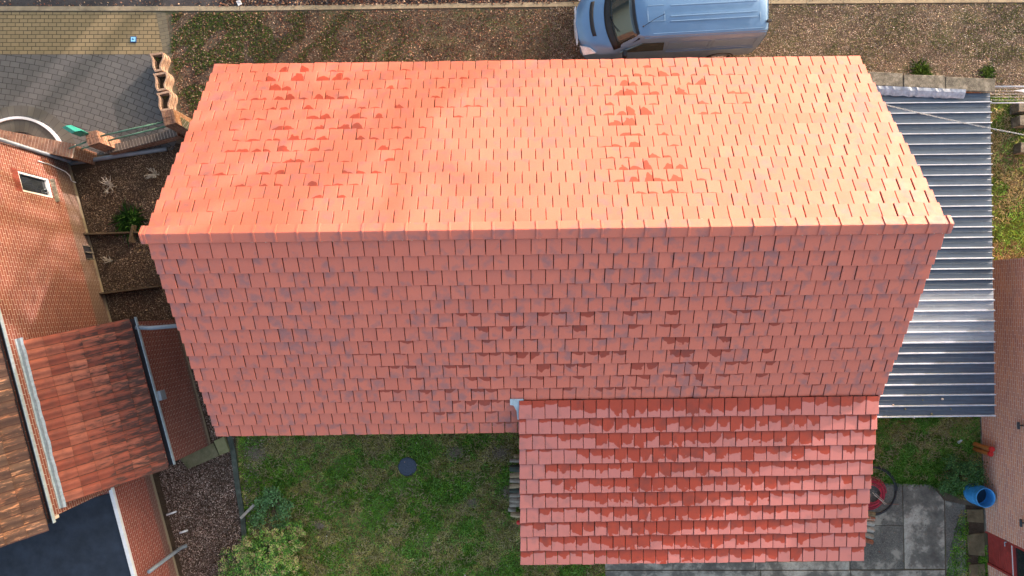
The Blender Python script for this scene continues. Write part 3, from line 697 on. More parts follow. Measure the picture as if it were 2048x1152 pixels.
for i, (px, py) in enumerate(((2037, 851), (2042, 1046))):
    a, b = P(px, py, 0), P(px, py, 4)
    # point on the wall plane
    na, nb3 = (a-ra).dot(rn), (b-ra).dot(rn); f = (-.12-na)/(nb3-na); q = a.lerp(b, f)
    m = MB(); fd = Vector((-.8, 0, -.6)); s1 = rdv; up_ = fd.cross(s1)
    def lb_(w_, h_, d0, d1): return [q+s1*x*w_+up_*y*h_+fd*z for z in (d0, d1) for x, y in ((-1, -1), (1, -1), (1, 1), (-1, 1))]
    FB = [(3, 2, 1, 0), (4, 5, 6, 7), (0, 1, 5, 4), (1, 2, 6, 5), (2, 3, 7, 6), (3, 0, 4, 7)]
    m.add(lb_(.085, .065, -.03, .03), FB); fl = rk(m.build('floodlight', M['black'], bevel=.01))
    m = MB(); m.add(lb_(.07, .05, .031, .034), FB); rk(m.build('lamp_glass', M['glass']), fl)
    m = MB(); m.tube([q, q+rn*.14], .018, 8); rk(m.build('bracket', M['black']), fl)

# ------------------------------------------------------------------ metal canopy between the buildings
cz = 2.4
ca = P(1980, 186, cz); cb = P(1982, 833, cz); cx = ca.x
can = empty('metal_canopy', (9.9, .3, 0), 'low ribbed grey metal sheet roof between the tiled house and the brown brick building', 'canopy')
CMi = Matrix.Translation(can.location).inverted()
pitch = .2512; N_ = int(round((ca.y-cb.y)/pitch)); pitch = (ca.y-cb.y)/N_
def metal(name, c, r=.42, met=.55):
    m = NT(name, r, .5, met); p = m.geo()
    st = m.noise(m.vmath('MULTIPLY', p, (.8, 14, 1)), 1.5, 4, .6)
    k = m.ramp(st, [(.3, tuple(x*.75 for x in c)), (.7, tuple(min(1, x*1.2) for x in c))])
    k = m.mix(m.ramp(m.noise(p, 5, 5, .7), [(.55, 0.0), (.75, .45)]), k, tuple(min(1, x*1.6) for x in c))
    k = m.mix(m.ramp(m.noise(p, 24, 3, .6), [(.68, 0.0), (.74, .6)]), k, (.10, .08, .06))
    m.col(k); m.rough(m.ramp(m.noise(p, 9, 4), [(.3, r-.1), (.7, r+.14)])); return m.m
mats = [metal('grey_sheet', (.058, .090, .132), .5, .25), metal('light_sheet', (.27, .32, .37), .55, .2), metal('slate_sheet', (.060, .085, .12), .5, .25)]
pr = [(0, 0), (.085, 0), (.095, .006), (.105, 0), (.208, 0), (.220, .055), (.236, .055)]
xl = 7.2
RIB = simple('pale_rib', (.42, .47, .54), .55, .4, .1, .2)
secs = [(0, int(N_*.625), 0), (int(N_*.625), int(N_*.795), 1), (int(N_*.795), N_, 2)]
for a_, b_, mi in secs:
    m = MB(); pl = []
    for i in range(a_, b_):
        for (u, h) in pr: pl.append((ca.y-(i*pitch+u/ .2512*pitch), h))
    pl.append((ca.y-b_*pitch, 0)); n = len(pl)
    if mi == 2: pl[-1] = (ca.y-b_*pitch+.004, -.03)
    xr = cx+.012*(a_ % 3)
    for x in (xl, xr):
        for (y, h) in pl: m.v.append((x, y+(cx-x)*-.012, cz+h))
    for k2 in range(n-1): m.f.append((k2, n+k2, n+k2+1, k2+1))
    o = m.build('metal_sheet', mats[mi], can); o.data.materials.append(RIB)
    for k2 in range(n-1): o.data.polygons[k2].material_index = 1 if k2 % 7 in (4, 5) else 0
    o.matrix_parent_inverse = CMi
    md = o.modifiers.new('t', 'SOLIDIFY'); md.thickness = .004
m = MB()
for y in (ca.y-.3, .4, cb.y+.2):
    for x in (8.75, cx-.25): m.box((x-.04, y-.04, 0), (x+.04, y+.04, cz-.10))
for x in (8.75, cx-.25): m.box((x-.05, cb.y+.05, cz-.10), (x+.05, ca.y-.05, cz-.01))
o = m.build('post_frame', M['wood']); o.parent = can; o.matrix_parent_inverse = CMi
m = MB(); m.box((8.3, cb.y, cz-.14), (8.36, ca.y-.1, cz+.09)); o = m.build('wall_plate', M['lead']); o.parent = can; o.matrix_parent_inverse = CMi
# creased lead strip along the top edge
m = MB(); N2 = 40; rows = []
for i in range(N2+1):
    f = i/N2; a = P(1740+190*f, 176+8*f, 2.50); j = random.gauss(0, .008)
    rows += [a+Vector((0, .05, .04+j)), a+Vector((0, -.02+j, .03)), a+Vector((0, -.11+j, -.02)), a+Vector((0, -.15+j, -.055+j))]
m.v = [tuple(v) for v in rows]
for i in range(N2):
    for j in range(3): p = i*4+j; m.f.append((p, p+1, p+5, p+4))
o = m.build('flashing', M['lead'], can); o.matrix_parent_inverse = CMi; md = o.modifiers.new('t', 'SOLIDIFY'); md.thickness = .012
# snail shells / leaves / stones lying on the sheets
for i, (px, py, s_) in enumerate(((1810, 818, .04), (1828, 836, .03), (1863, 828, .05), (1884, 798, .05), (1901, 818, .035), (1786, 810, .04), (1845, 800, .03))):
    q = P(px, py-0, cz+.01); m = MB(); m.lathe([(0, .0), (s_*.6, .005), (s_*.5, s_*.6), (0, s_*.8)], q, 7)
    tag(m.build('pebble', M['cream'] if i % 2 else M['stone']), ['pebble nearest the tiled roof edge on the second lowest metal rib gap', 'flat cluster pebble on the lowest edge of the metal canopy', 'largest pale pebble in the lowest channel of the metal canopy', 'pebble highest up and furthest right but one on the metal canopy', 'small pebble at the far right of the lower metal canopy', 'pale pebble furthest left on the lower metal canopy', 'pale pebble in the middle, upper channel of the lower metal canopy'][i], 'pebble', 'pebbles on the metal canopy')
# wall with concrete coping
wall = empty('block_wall', P(1850, 165, 2.5)*1, 'brick wall with three weathered concrete coping stones at the top of the metal canopy', 'wall')
wall.location.z = 0; WMi = Matrix.Translation(wall.location).inverted()
for i, q in enumerate(([(1722, 142), (1806, 146), (1806, 174), (1722, 169)], [(1807, 149), (1890, 151), (1890, 178), (1807, 174)], [(1891, 153), (1991, 157), (1991, 184), (1891, 180)])):
    v = [P(*p, 2.52) for p in q]; m = MB(); m.prism([(a.x, a.y) for a in v], 2.44, 2.52+.01*(i % 2)); o = m.build('coping_stone', M['coping'], wall, bevel=.015); o.matrix_parent_inverse = WMi
v = [P(*p, 2.44) for p in ((1700, 147), (1985, 160), (1985, 176), (1700, 164))]; m = MB(); m.prism([(a.x, a.y) for a in v], 0, 2.438); o = m.build('wall_body', M['brick_old'], wall); o.matrix_parent_inverse = WMi
# overhead cable
m = MB(); a, b = P(1700, 192, 3.6), P(2300, 312, 3.2); pts = [[], []]
for i in range(161):
    f = i/160; q = a.lerp(b, f)-Vector((0, 0, .25*4*f*(1-f)))
    for k2 in (0, 1): t = f*150+k2*math.pi; pts[k2].append(q+Vector((0, math.cos(t)*.011, math.sin(t)*.011)))
for k2 in (0, 1): m.tube(pts[k2], .007, 5)
tag(m.build('overhead_cable', M['grey_pipe'], smooth=True), 'thin twisted grey cable crossing above the metal canopy toward the right', 'cable')
# white rails and pale blocks at the far right
rails = empty('clothes_rack', P(2070, 190, 0), 'white metal rack with two long rails above the grass at the right edge', 'rack'); RRi = Matrix.Translation(rails.location).inverted()
for p, q in (((1988, 173), (2200, 172)), ((1976, 206), (2200, 205))):
    m = MB(); m.tube([P(*p, 1.6), P(*q, 1.6)], .018, 8); o = m.build('rail', M['white'], rails, smooth=True); o.matrix_parent_inverse = RRi
for i in range(5): 
    y = 176+i*6; m = MB(); m.tube([P(1986-i, y, 1.6), P(2200, y, 1.6)], .003, 4); o = m.build('line', M['white'], rails); o.matrix_parent_inverse = RRi
for px, py in ((1984, 174), (1982, 206), (2190, 173), (2190, 205)):
    q = P(px, py, 1.6); m = MB(); m.tube([q, Vector((q.x, q.y, 0))], .016, 8); o = m.build('post', M['white'], rails, smooth=True); o.matrix_parent_inverse = RRi
m = MB(); v = [P(2028, 181, 1.62), P(2075, 174, 1.62), P(2078, 187, 1.60), P(2050, 185, 1.6)]; m.add(v+[a-Vector((0, 0, .012)) for a in v], [(3, 2, 1, 0), (4, 5, 6, 7)]+[(i, (i+1) % 4, (i+1) % 4+4, i+4) for i in range(4)])
tag(m.build('cloth', M['scrap']), 'white pointed cloth lying over the rails at the right edge', 'cloth')
for i, (px, py, z) in enumerate(((2052, 212, .35), (2054, 240, .35), (2056, 294, .3))):
    q = P(px, py, z); m = MB(); m.box((q.x-.2, q.y-.15, 0), (q.x+.22, q.y+.13, z)); tag(m.build('concrete_block', M['coping'], bevel=.012), ['pale concrete block nearest the white rails at the right edge', 'middle pale concrete block in the grass at the right edge', 'pale concrete block standing apart, lowest of three at the right edge'][i], 'block', 'concrete blocks in the grass')

# ------------------------------------------------------------------ garden walls, pillars, railings, planter, mailbox
def garden_wall(label, a, b, th, z, capmat, bodymat, capth=.06, over=.02):
    a, b = Vector((a.x, a.y, 0)), Vector((b.x, b.y, 0)); e = empty('garden_wall', (a+b)/2, label, 'wall'); Mi = Matrix.Translation(e.location).inverted()
    m = MB(); m.bar(a, b, th, z-capth); o = m.build('wall_body', bodymat, e); o.matrix_parent_inverse = Mi
    m = MB(); m.bar(a+Vector((0, 0, z-capth)), b+Vector((0, 0, z-capth)), th+over*1.6, capth-.008); o = m.build('mortar_bed', M['cream'], e); o.matrix_parent_inverse = Mi
    d = (b-a).normalized(); n = max(1, int((b-a).length/.085)); st = (b-a).length/n; m = MB()
    for i in range(n):
        p = a+d*(i*st+.005)+Vector((0, 0, z-capth+random.gauss(0, .002))); m.bar(p, p+d*(st-.011), th+over*2, capth)
    o = m.build('coping', capmat, e, bevel=.004); o.matrix_parent_inverse = Mi
    return e
old1 = multi('coping_brick_old', 5, [(.3, (.12, .07, .05)), (.5, (.27, .13, .085)), (.7, (.38, .24, .15))], fine=40, fineamt=.4, fc=(.42, .36, .27))
garden_wall('old red brick garden wall running left from the brick gate pillar', P(-90, 256, 1.0), P(146, 302, 1.0), .34, 1.0, old1, M['brick_old'])
garden_wall('low dark brick wall under the green railings between the two gate pillars', P(212, 300, .42), P(352, 264, .42), .17, .42, multi('dark_coping', 6, [(.3, (.06, .05, .042)), (.7, (.17, .14, .12))], fine=50, fineamt=.3, fc=(.22, .2, .17)), M['brick_old'])
garden_wall('short mossy brick wall between the planter pillar and the tiled house', P(352, 236, .8), P(392, 262, .8), .15, .8, M['stone'], M['brick_old'])
pillmat = multi('pillar_brick', 8, [(.3, (.10, .055, .04)), (.5, (.20, .10, .07)), (.7, (.28, .17, .11))], fine=40, fineamt=.4, fc=(.34, .28, .2))
for i, (q, lab) in enumerate((([(168, 265), (192, 260), (200, 285), (176, 292)], 'brick gate pillar beside the green letter box, at the left end of the railings'), ([(322, 222), (346, 217), (353, 246), (329, 252)], 'brick gate pillar at the lower end of the wavy planter'))):
    v = [P(*p, 1.12) for p in q]; c = sum(v, Vector())/4; e = empty('gate_pillar', (c.x, c.y, 0), lab, 'pillar', 'brick gate pillars'); Mi = Matrix.Translation(e.location).inverted()
    m = MB(); m.prism([(a.x, a.y) for a in v], 0, 1.05); o = m.build('shaft', M['brick_old'], e); o.matrix_parent_inverse = Mi
    m = MB()
    for j in range(4):
        for k2 in range(2):
            f0, f1 = j/4+.01, (j+1)/4-.01; h0, h1 = k2/2+.01, (k2+1)/2-.01
            qd = [v[0].lerp(v[1], f0).lerp(v[3].lerp(v[2], f0), h0), v[0].lerp(v[1], f1).lerp(v[3].lerp(v[2], f1), h0), v[0].lerp(v[1], f1).lerp(v[3].lerp(v[2], f1), h1), v[0].lerp(v[1], f0).lerp(v[3].lerp(v[2], f0), h1)]
            m.prism([(a.x, a.y) for a in qd], 1.05, 1.12+random.gauss(0, .004))
    o = m.build('cap', pillmat, e, bevel=.005); o.matrix_parent_inverse = Mi
rl = empty('railing', P(270, 262, 0), 'faded green double pipe railing between the two brick gate pillars', 'railing'); Mi = Matrix.Translation(rl.location).inverted()
for a, b, za in (((198, 273), (326, 244), 1.0), ((217, 281), (334, 252), .68)):
    m = MB(); m.tube([P(*a, za), P(*b, za)], .024, 10); o = m.build('rail', M['greenrail'], rl, smooth=True); o.matrix_parent_inverse = Mi
rl = empty('railing', P(150, 290, 0), 'short green pipe railing between the old garden wall and the gate pillar', 'railing'); Mi = Matrix.Translation(rl.location).inverted()
for a, b, za in (((138, 297), (172, 284), 1.0), ((155, 300), (182, 292), .7)):
    m = MB(); m.tube([P(*a, za), P(*b, za)], .022, 8); o = m.build('rail', M['greenrail'], rl, smooth=True); o.matrix_parent_inverse = Mi
# letter box
mbx = empty('letter_box', P(176, 282, 0), 'bright green metal letter box on a post next to the gate pillar', 'letter box'); Mi = Matrix.Translation(mbx.location).inverted()
m = MB(); pz = 1.45; q = [P(124, 256, pz), P(139, 250, pz), P(164, 259, pz), P(150, 267, pz)]
A_, B_ = P(124, 255, pz), P(142, 250, pz); C_, D_ = P(163, 261, pz), P(143, 267, pz)
h = .05; r1 = (A_+D_)/2+Vector((0, 0, h)); r2 = (B_+C_)/2+Vector((0, 0, h))
dnv = Vector((0, 0, -.36)); vs = [A_, B_, C_, D_, A_+dnv, B_+dnv, C_+dnv, D_+dnv]
r1 = (A_+B_)/2+Vector((0, 0, h)); r2 = (C_+D_)/2+Vector((0, 0, h))
m.add(vs+[r1, r2], [(0, 3, 9, 8), (1, 8, 9, 2), (0, 8, 1), (2, 9, 3), (0, 4, 7, 3), (1, 2, 6, 5), (2, 3, 7, 6), (0, 1, 5, 4), (4, 5, 6, 7)])
o = m.build('box', M['green'], mbx); o.matrix_parent_inverse = Mi
c = (A_+C_)/2; m = MB(); m.bar(Vector((c.x+.12, c.y-.05, 0)), Vector((c.x+.12, c.y-.05, pz-.22)), .07, .05, up=Vector((1, 0, 0))); o = m.build('post', M['greenrail'], mbx); o.matrix_parent_inverse = Mi
m = MB(); m.box((c.x+.0, c.y-.35, 0), (c.x+.45, c.y-.1, .06)); tag(m.build('stone_slab', M['coping'], bevel=.01), 'pale stone slab at the foot of the green letter box', 'slab')
# wavy planter: three goblet-shaped cells of stacked courses
pl = empty('planter', P(325, 165, 0), 'wavy terracotta block planter of three joined cells along the paved yard edge', 'planter'); Mi = Matrix.Translation(pl.location).inverted()
cells = [((300, 107), (322, 104), (311, 143), (323, 141)), ((307, 147), (329, 143), (316, 182), (332, 179)), ((314, 186), (336, 181), (323, 222), (340, 219))]
PZ = .42
terra = multi('planter_block', 7, [(.3, (.24, .15, .10)), (.6, (.40, .27, .19)), (.8, (.50, .37, .27))], fine=50, fineamt=.3, fc=(.55, .44, .34))
for (a, b, c_, d_) in cells:
    A, B, C, D = [P(*p, PZ) for p in (a, b, c_, d_)]
    def outline(g):
        L_, R_ = [], []
        for i in range(15):
            f = i/14; s_ = f*f*(3-2*f); s_ = s_*1.0; wob = math.sin(f*math.pi)*.0
            l = A.lerp(C, f); r = B.lerp(D, f); w2 = 0.5-.5*math.cos(math.pi*min(1, max(0, f-.12)*1.25)); cpt = (l+r)/2
            half0 = (B-A).length/2+.025; half1 = (D-C).length/2+.02; hw = half0*(1-w2)+half1*w2
            bow = .035*math.sin(f*2*math.pi)
            dirv = (r-l).normalized(); L_.append(cpt+dirv*(bow-hw+g)); R_.append(cpt+dirv*(bow+hw-g))
        return L_, R_
    Lo, Ro = outline(0); Li, Ri = outline(.042); n = len(Lo)
    m = MB(); layers = 5
    for k2 in range(layers):
        z0, z1 = PZ*k2/layers+.004, PZ*(k2+1)/layers-.010; off = .012*(k2 % 2)
        for Oo, Ii in ((outline(-off)[0], Li), (outline(-off)[1], Ri)):
            for i in range(n-1):
                m.prism([(Oo[i].x, Oo[i].y), (Oo[i+1].x, Oo[i+1].y), (Ii[i+1].x, Ii[i+1].y), (Ii[i].x, Ii[i].y)], z0, z1)
        for j, jn in ((0, 1), (n-1, n-2)):
            e = (Lo[jn]-Lo[j]).normalized()*.06
            m.prism([(Lo[j].x, Lo[j].y), (Ro[j].x, Ro[j].y), (Ro[j].x+e.x, Ro[j].y+e.y), (Lo[j].x+e.x, Lo[j].y+e.y)], z0+.001, z1-.001)
    o = m.build('planter_cell', terra, pl); o.matrix_parent_inverse = Mi
    m = MB(); m.prism([(v.x, v.y) for v in Li+Ri[::-1]], .02, PZ-.2); o2 = m.build('soil', M['bark'], o)
def tuft(name, px, py, z, r, n, cs, label, cat, group=None, L=.14, W=.02):
    c = P(px, py, z); a = rng.uniform(0, 6.28, n); rr = r*np.sqrt(rng.uniform(0, 1, n)); pts = np.stack([c.x+rr*np.cos(a), c.y+rr*np.sin(a), np.full(n, z)], 1)
    return tag(blades(name, pts, rng.uniform(L*.5, L, n), W, pal(cs, n), M['leaf'], 1.3), label, cat, group)
tuft('plant', 313, 116, PZ-.2, .04, 60, [(.25, .30, .06), (.35, .36, .10)], 'yellow-green rosette plant in the top cell of the wavy planter', 'plant', 'plants in the planter', .12)
tuft('plant', 324, 158, PZ-.2, .05, 25, [(.14, .09, .05), (.08, .06, .04)], 'withered brown plant in the middle cell of the wavy planter', 'plant', 'plants in the planter', .08)
tuft('plant', 328, 192, PZ-.2, .05, 60, [(.30, .20, .06), (.22, .18, .05)], 'yellowing small plant in the lowest cell of the wavy planter', 'plant', 'plants in the planter', .11)
# square blue plate with a white mark
mk = empty('ground_marker', P(267, 80, 0), 'small square blue and white plate with a dark rim on the yellow pavers', 'marker'); Mi = Matrix.Translation(mk.location).inverted()
q = P(267, 79, .02)
m = MB(); m.box((q.x-.085, q.y-.085, .012), (q.x+.085, q.y+.085, .035)); o = m.build('rim', simple('dark_blue_rim', (.01, .05, .16), .4), mk, bevel=.008); o.matrix_parent_inverse = Mi
m = MB(); m.box((q.x-.062, q.y-.062, .035), (q.x+.062, q.y+.062, .040)); o = m.build('plate', simple('pale_blue_plate', (.28, .62, .85), .4, var=.08), mk); o.matrix_parent_inverse = Mi
m = MB(); m.box((q.x-.03, q.y-.025, .040), (q.x-.01, q.y+.03, .043)); m.box((q.x-.01, q.y-.01, .040), (q.x+.02, q.y+.01, .043)); m.add([(q.x+.0, q.y-.025, .042), (q.x+.035, q.y, .042), (q.x, q.y+.025, .042)], [(0, 1, 2)])
o = m.build('emblem', simple('blue_emblem', (.01, .10, .32), .4), mk); o.matrix_parent_inverse = Mi

# ------------------------------------------------------------------ van
van = empty('van', (4.12, 7.60, 0), 'light blue panel van parked nose left on the verge behind the tiled house', 'van', rz=rad(183.2))
vpaint = NT('blue_van_paint', .32, .5, .25); vp = vpaint.geo(); vpaint.col(vpaint.ramp(vpaint.noise(vp, 3, 4), [(.3, (.115, .225, .37)), (.7, (.13, .25, .41))])); vpaint.b.inputs['Coat Weight'].default_value = .5; vpaint.b.inputs['Coat Roughness'].default_value = .12
vpaint.rough(vpaint.ramp(vpaint.noise(vp, 14, 4), [(.3, .28), (.7, .42)])); VP = vpaint.m
VG = NT('van_glass', .04, .8); VG.col((.03, .045, .045)); VG.b.inputs['Coat Weight'].default_value = .6; VG = VG.m
VB = simple('black_trim', (.015, .015, .017), .5)
VS = simple('lamp_silver', (.82, .84, .84), .25, .6, 0)
# stations: x, half widths and heights of [sill, side, waist, shoulder, gutter, roof edge, crown]
def ring(x, ws, zs): return x, ws, zs
ST = [
 (2.40, [.60, .66, .66, .60, .52, .40, .0], [.30, .45, .62, .74, .80, .82, .84]),
 (2.33, [.80, .86, .86, .80, .68, .50, .0], [.26, .44, .66, .84, .90, .93, .95]),
 (2.15, [.88, .94, .94, .90, .76, .55, .0], [.26, .45, .70, .92, 1.01, 1.04, 1.06]),
 (1.75, [.90, .96, .96, .93, .80, .60, .0], [.28, .45, .80, 1.02, 1.12, 1.16, 1.18]),
 (1.62, [.90, .96, .965, .945, .89, .68, .0], [.28, .45, .85, 1.04, 1.14, 1.19, 1.22]),
 (1.05, [.90, .96, .97, .955, .90, .78, .0], [.28, .45, .90, 1.10, 1.58, 1.79, 1.88]),
 (0.98, [.90, .96, .97, .955, .905, .82, .0], [.28, .45, .90, 1.11, 1.62, 1.83, 1.94]),
 (.7, [.90, .96, .97, .96, .915, .85, .0], [.28, .45, .90, 1.11, 1.64, 1.86, 2.00]),
 (-2.1, [.90, .96, .97, .96, .915, .85, .0], [.28, .45, .90, 1.11, 1.64, 1.86, 2.00]),
 (-2.30, [.88, .94, .955, .945, .90, .83, .0], [.30, .45, .90, 1.11, 1.62, 1.83, 1.97]),
 (-2.38, [.80, .90, .91, .90, .85, .76, .0], [.32, .46, .90, 1.11, 1.56, 1.72, 1.86])]
def vx(x, y):
    k = 0
    if x > .6: k = .10+.16*min(1, (x-.6)/1.0)
    if x > 1.6: k = .26+.10*(x-1.6)
    return x-k*(abs(y)/.95)**2.2
def vring(st, off=0):
    x, ws, zs = st; o = []
    for w_, z_ in zip(ws, zs): o.append((vx(x, w_), w_+ (off if w_ > 0 else 0), z_+off*.5))
    for w_, z_ in list(zip(ws, zs))[-2::-1]: o.append((vx(x, w_), -w_-off, z_+off*.5))
    return o
m = MB(); rings = [vring(s_) for s_ in ST]; n = len(rings[0])
for r_ in rings: m.v += r_
for i in range(len(rings)-1):
    for k2 in range(n-1): p = i*n+k2; m.f.append((p, p+1, p+n+1, p+n))
m.f.append(tuple(range(n))); m.f.append(tuple(range((len(rings)-1)*n, len(rings)*n))[::-1])
body = m.build('body', VP, van, smooth=True, uv=False)
md = body.modifiers.new('b', 'BEVEL'); md.width = .02; md.segments = 2; md.limit_method = 'ANGLE'; md.angle_limit = rad(28)
me = body.data
# roof pressings
m = MB()
for y in (-.52, -.40, -.14, .14, .40, .52): m.bar((.15, y, 2.0-.14*(abs(y)/.85)**2-.006), (-2.05, y, 2.0-.14*(abs(y)/.85)**2-.006), .028, .014)
for s_ in (-1, 1): m.bar((.80, s_*.868, 1.795), (-2.28, s_*.868, 1.795), .022, .018); m.bar((.60, s_*.79, 1.868), (-2.28, s_*.79, 1.868), .018, .012)
for a, b in (((.72, -.5), (.72, .5)), ((.30, -.5), (.30, .5)), ((.72, .5), (.30, .5)), ((.72, -.5), (.30, -.5)), ((.72, .12), (.30, .12)), ((-2.12, -.62), (-2.12, .62))):
    f = lambda p: (p[0], p[1], 2.0-.14*(abs(p[1])/.85)**2-.006)
    m.bar(f(a), f(b), .014, .012)
m.build('roof_rib', VP, van, bevel=.005)
# windscreen and its black surround
def patch(x0, x1, nx, yw, z_off, name, mat, inset=0):
    m = MB(); ny = 16
    for i in range(nx+1):
        f = i/nx; x = x0+(x1-x0)*f
        for j in range(ny+1):
            g_ = -1+2*j/ny; yy = g_*yw(f)
            # surface height by interpolating the stations
            for s0_, s1_ in zip(ST[:-1], ST[1:]):
                if s1_[0] <= x <= s0_[0]: break
            q = (x-s1_[0])/(s0_[0]-s1_[0]); ws = [a*q+b*(1-q) for a, b in zip(s0_[1], s1_[1])]; zs = [a*q+b*(1-q) for a, b in zip(s0_[2], s1_[2])]
            z = zs[-1]
            for k2 in range(3, 6):
                if ws[k2+1] <= abs(yy) <= ws[k2]: u = (abs(yy)-ws[k2+1])/(ws[k2]-ws[k2+1]); z = zs[k2]*u+zs[k2+1]*(1-u)
            m.v.append((vx(x, yy)+z_off*.5, yy, z+z_off))
    for i in range(nx):
        for j in range(ny): p = i*(ny+1)+j; m.f.append((p, p+1, p+ny+2, p+ny+1))
    o = m.build(name, mat, van, smooth=True, uv=False); md = o.modifiers.new('s', 'SOLIDIFY'); md.thickness = .01; return o
patch(1.70, 1.02, 8, lambda f: .87-.02*f, .012, 'windscreen_surround', VB)
ws_ = patch(1.55, 1.08, 8, lambda f: .80-.02*f, .022, 'windscreen', VG)
patch(2.07, 1.97, 2, lambda f: .46, .008, 'bonnet_vent', VB)
for y in (-.55, .05):
    m = MB(); m.tube([(1.60-.1*abs(y), y, 1.29), (1.50, y+.25, 1.37), (1.40, y+.48, 1.46)], .009, 6); m.build('wiper', VB, van)
m = MB()
for z in (.60, .66, .72): m.box((2.37, -.5, z), (2.408-(z-.6)*.12, .5, z+.03))
m.build('grille', VS, van)
m = MB(); m.box((2.395, -.26, .40), (2.415, .26, .50)); m.build('number_plate', simple('plate_white', (.7, .7, .68), .4), van)
for s_ in (-1, 1):
    m = MB(); vs = [(2.315, s_*.62, .885), (2.23, s_*.845, .80), (1.93, s_*.865, .97), (2.10, s_*.72, .985)]; vs2 = [(x-.03, y*.97, z-.06) for x, y, z in vs]
    vs = [(x+.03, y*1.03, z+.045) for x, y, z in vs]
    m.add(vs+vs2, [(0, 1, 2, 3) if s_ < 0 else (3, 2, 1, 0), (7, 6, 5, 4)]+[(i, (i+1) % 4, (i+1) % 4+4, i+4) for i in range(4)]); m.build('headlight', VS, van)
    m = MB(); vs = [(1.32, s_*.962, 1.13), (.20, s_*.964, 1.14), (.26, s_*.925, 1.60), (.80, s_*.922, 1.60)]
    m.add(vs+[(x, y-s_*.03, z) for x, y, z in vs], [(0, 1, 2, 3) if s_ > 0 else (3, 2, 1, 0)]+[(i, (i+1) % 4, (i+1) % 4+4, i+4) for i in range(4)]); m.build('side_window', VG, van)
    m = MB(); m.box((1.18, s_*.97 if s_ > 0 else -1.14, 1.15), (1.28, 1.14 if s_ > 0 else -.97, 1.36)); m.build('mirror', VB, van, bevel=.02)
    m = MB(); m.box((.12, min(s_*.965, s_*.985), 1.03), (-2.2, max(s_*.965, s_*.985), 1.055)); m.box((.20, min(s_*.935, s_*.965), 1.17), (.19, max(s_*.935, s_*.965), 1.20)); m.build('side_moulding', VP, van)
    m = MB()
    for (x0, x1) in ((.12, -.95), (-1.05, -2.15)):
        for a, b in (((x0, 1.16), (x1, 1.16)), ((x0, 1.58), (x1, 1.58)), ((x0, 1.16), (x0, 1.58)), ((x1, 1.16), (x1, 1.58))):
            yy = lambda z: s_*(.962-(z-1.11)/.53*.045)
            m.bar((a[0], yy(a[1]), a[1]), (b[0], yy(b[1]), b[1]), .012, .008, up=Vector((0, s_, .25)))
    m.build('side_panel_line', VP, van)
    for x in (1.55, -1.50):
        m = MB(); 
        for k2 in range(1): pass
        ty = s_*.90; cyl = [(.0, .33)]
        seg = 24; R1, R2 = .33, .22
        def disc(yc, r, nn=24): return [(x+r*math.cos(2*math.pi*i/nn), yc, .33+r*math.sin(2*math.pi*i/nn)) for i in range(nn)]
        a, b, c2, d2 = disc(s_*.74, R1), disc(s_*.955, R1), disc(s_*.965, R1-.03), disc(s_*.955, R2)
        m.v = a+b+c2+d2
        for q in range(3):
            for i in range(24): m.f.append((q*24+i, q*24+(i+1) % 24, (q+1)*24+(i+1) % 24, (q+1)*24+i))
        wh = m.build('wheel', VB, van, smooth=False)
        m = MB(); e, f2, g2 = disc(s_*.956, R2), disc(s_*.935, R2-.02), disc(s_*.955, .06); m.v = e+f2+g2+[(x, s_*.96, .33)]
        for i in range(24):
            m.f.append((i, (i+1) % 24, 24+(i+1) % 24, 24+i))
            if i % 4 != 3: m.f.append((24+i, 24+(i+1) % 24, 48+(i+1) % 24, 48+i))
            m.f.append((48+i, 48+(i+1) % 24, 72))
        m.build('hubcap', VS, wh)
        m = MB(); a = [(x+.40*math.cos(math.pi*i/14), s_*.962, .33+.40*math.sin(math.pi*i/14)) for i in range(15)]; b = [(x+.36*math.cos(math.pi*i/14), s_*.975, .33+.36*math.sin(math.pi*i/14)) for i in range(15)]
        m.v = a+b; m.f = [(i, i+1, 16+i, 15+i) for i in range(14)]; c3 = m.build('wheel_arch', VB, van)
m = MB(); m.tube([(.84, .60, 1.90), (.55, .50, 2.12), (.35, .44, 2.22)], .006, 6); m.lathe([(.02, 0), (.015, .03), (0, .035)], (.84, .60, 1.90), 8); m.build('antenna', VB, van)
m = MB(); m.box((-2.36, -.62, .34), (-2.50, .62, .52)); m.build('rear_bumper', VB, van, bevel=.02)
m = MB(); m.box((-2.30, .60, 1.86), (-2.40, .66, 1.93)); m.build('rear_light', VB, van)


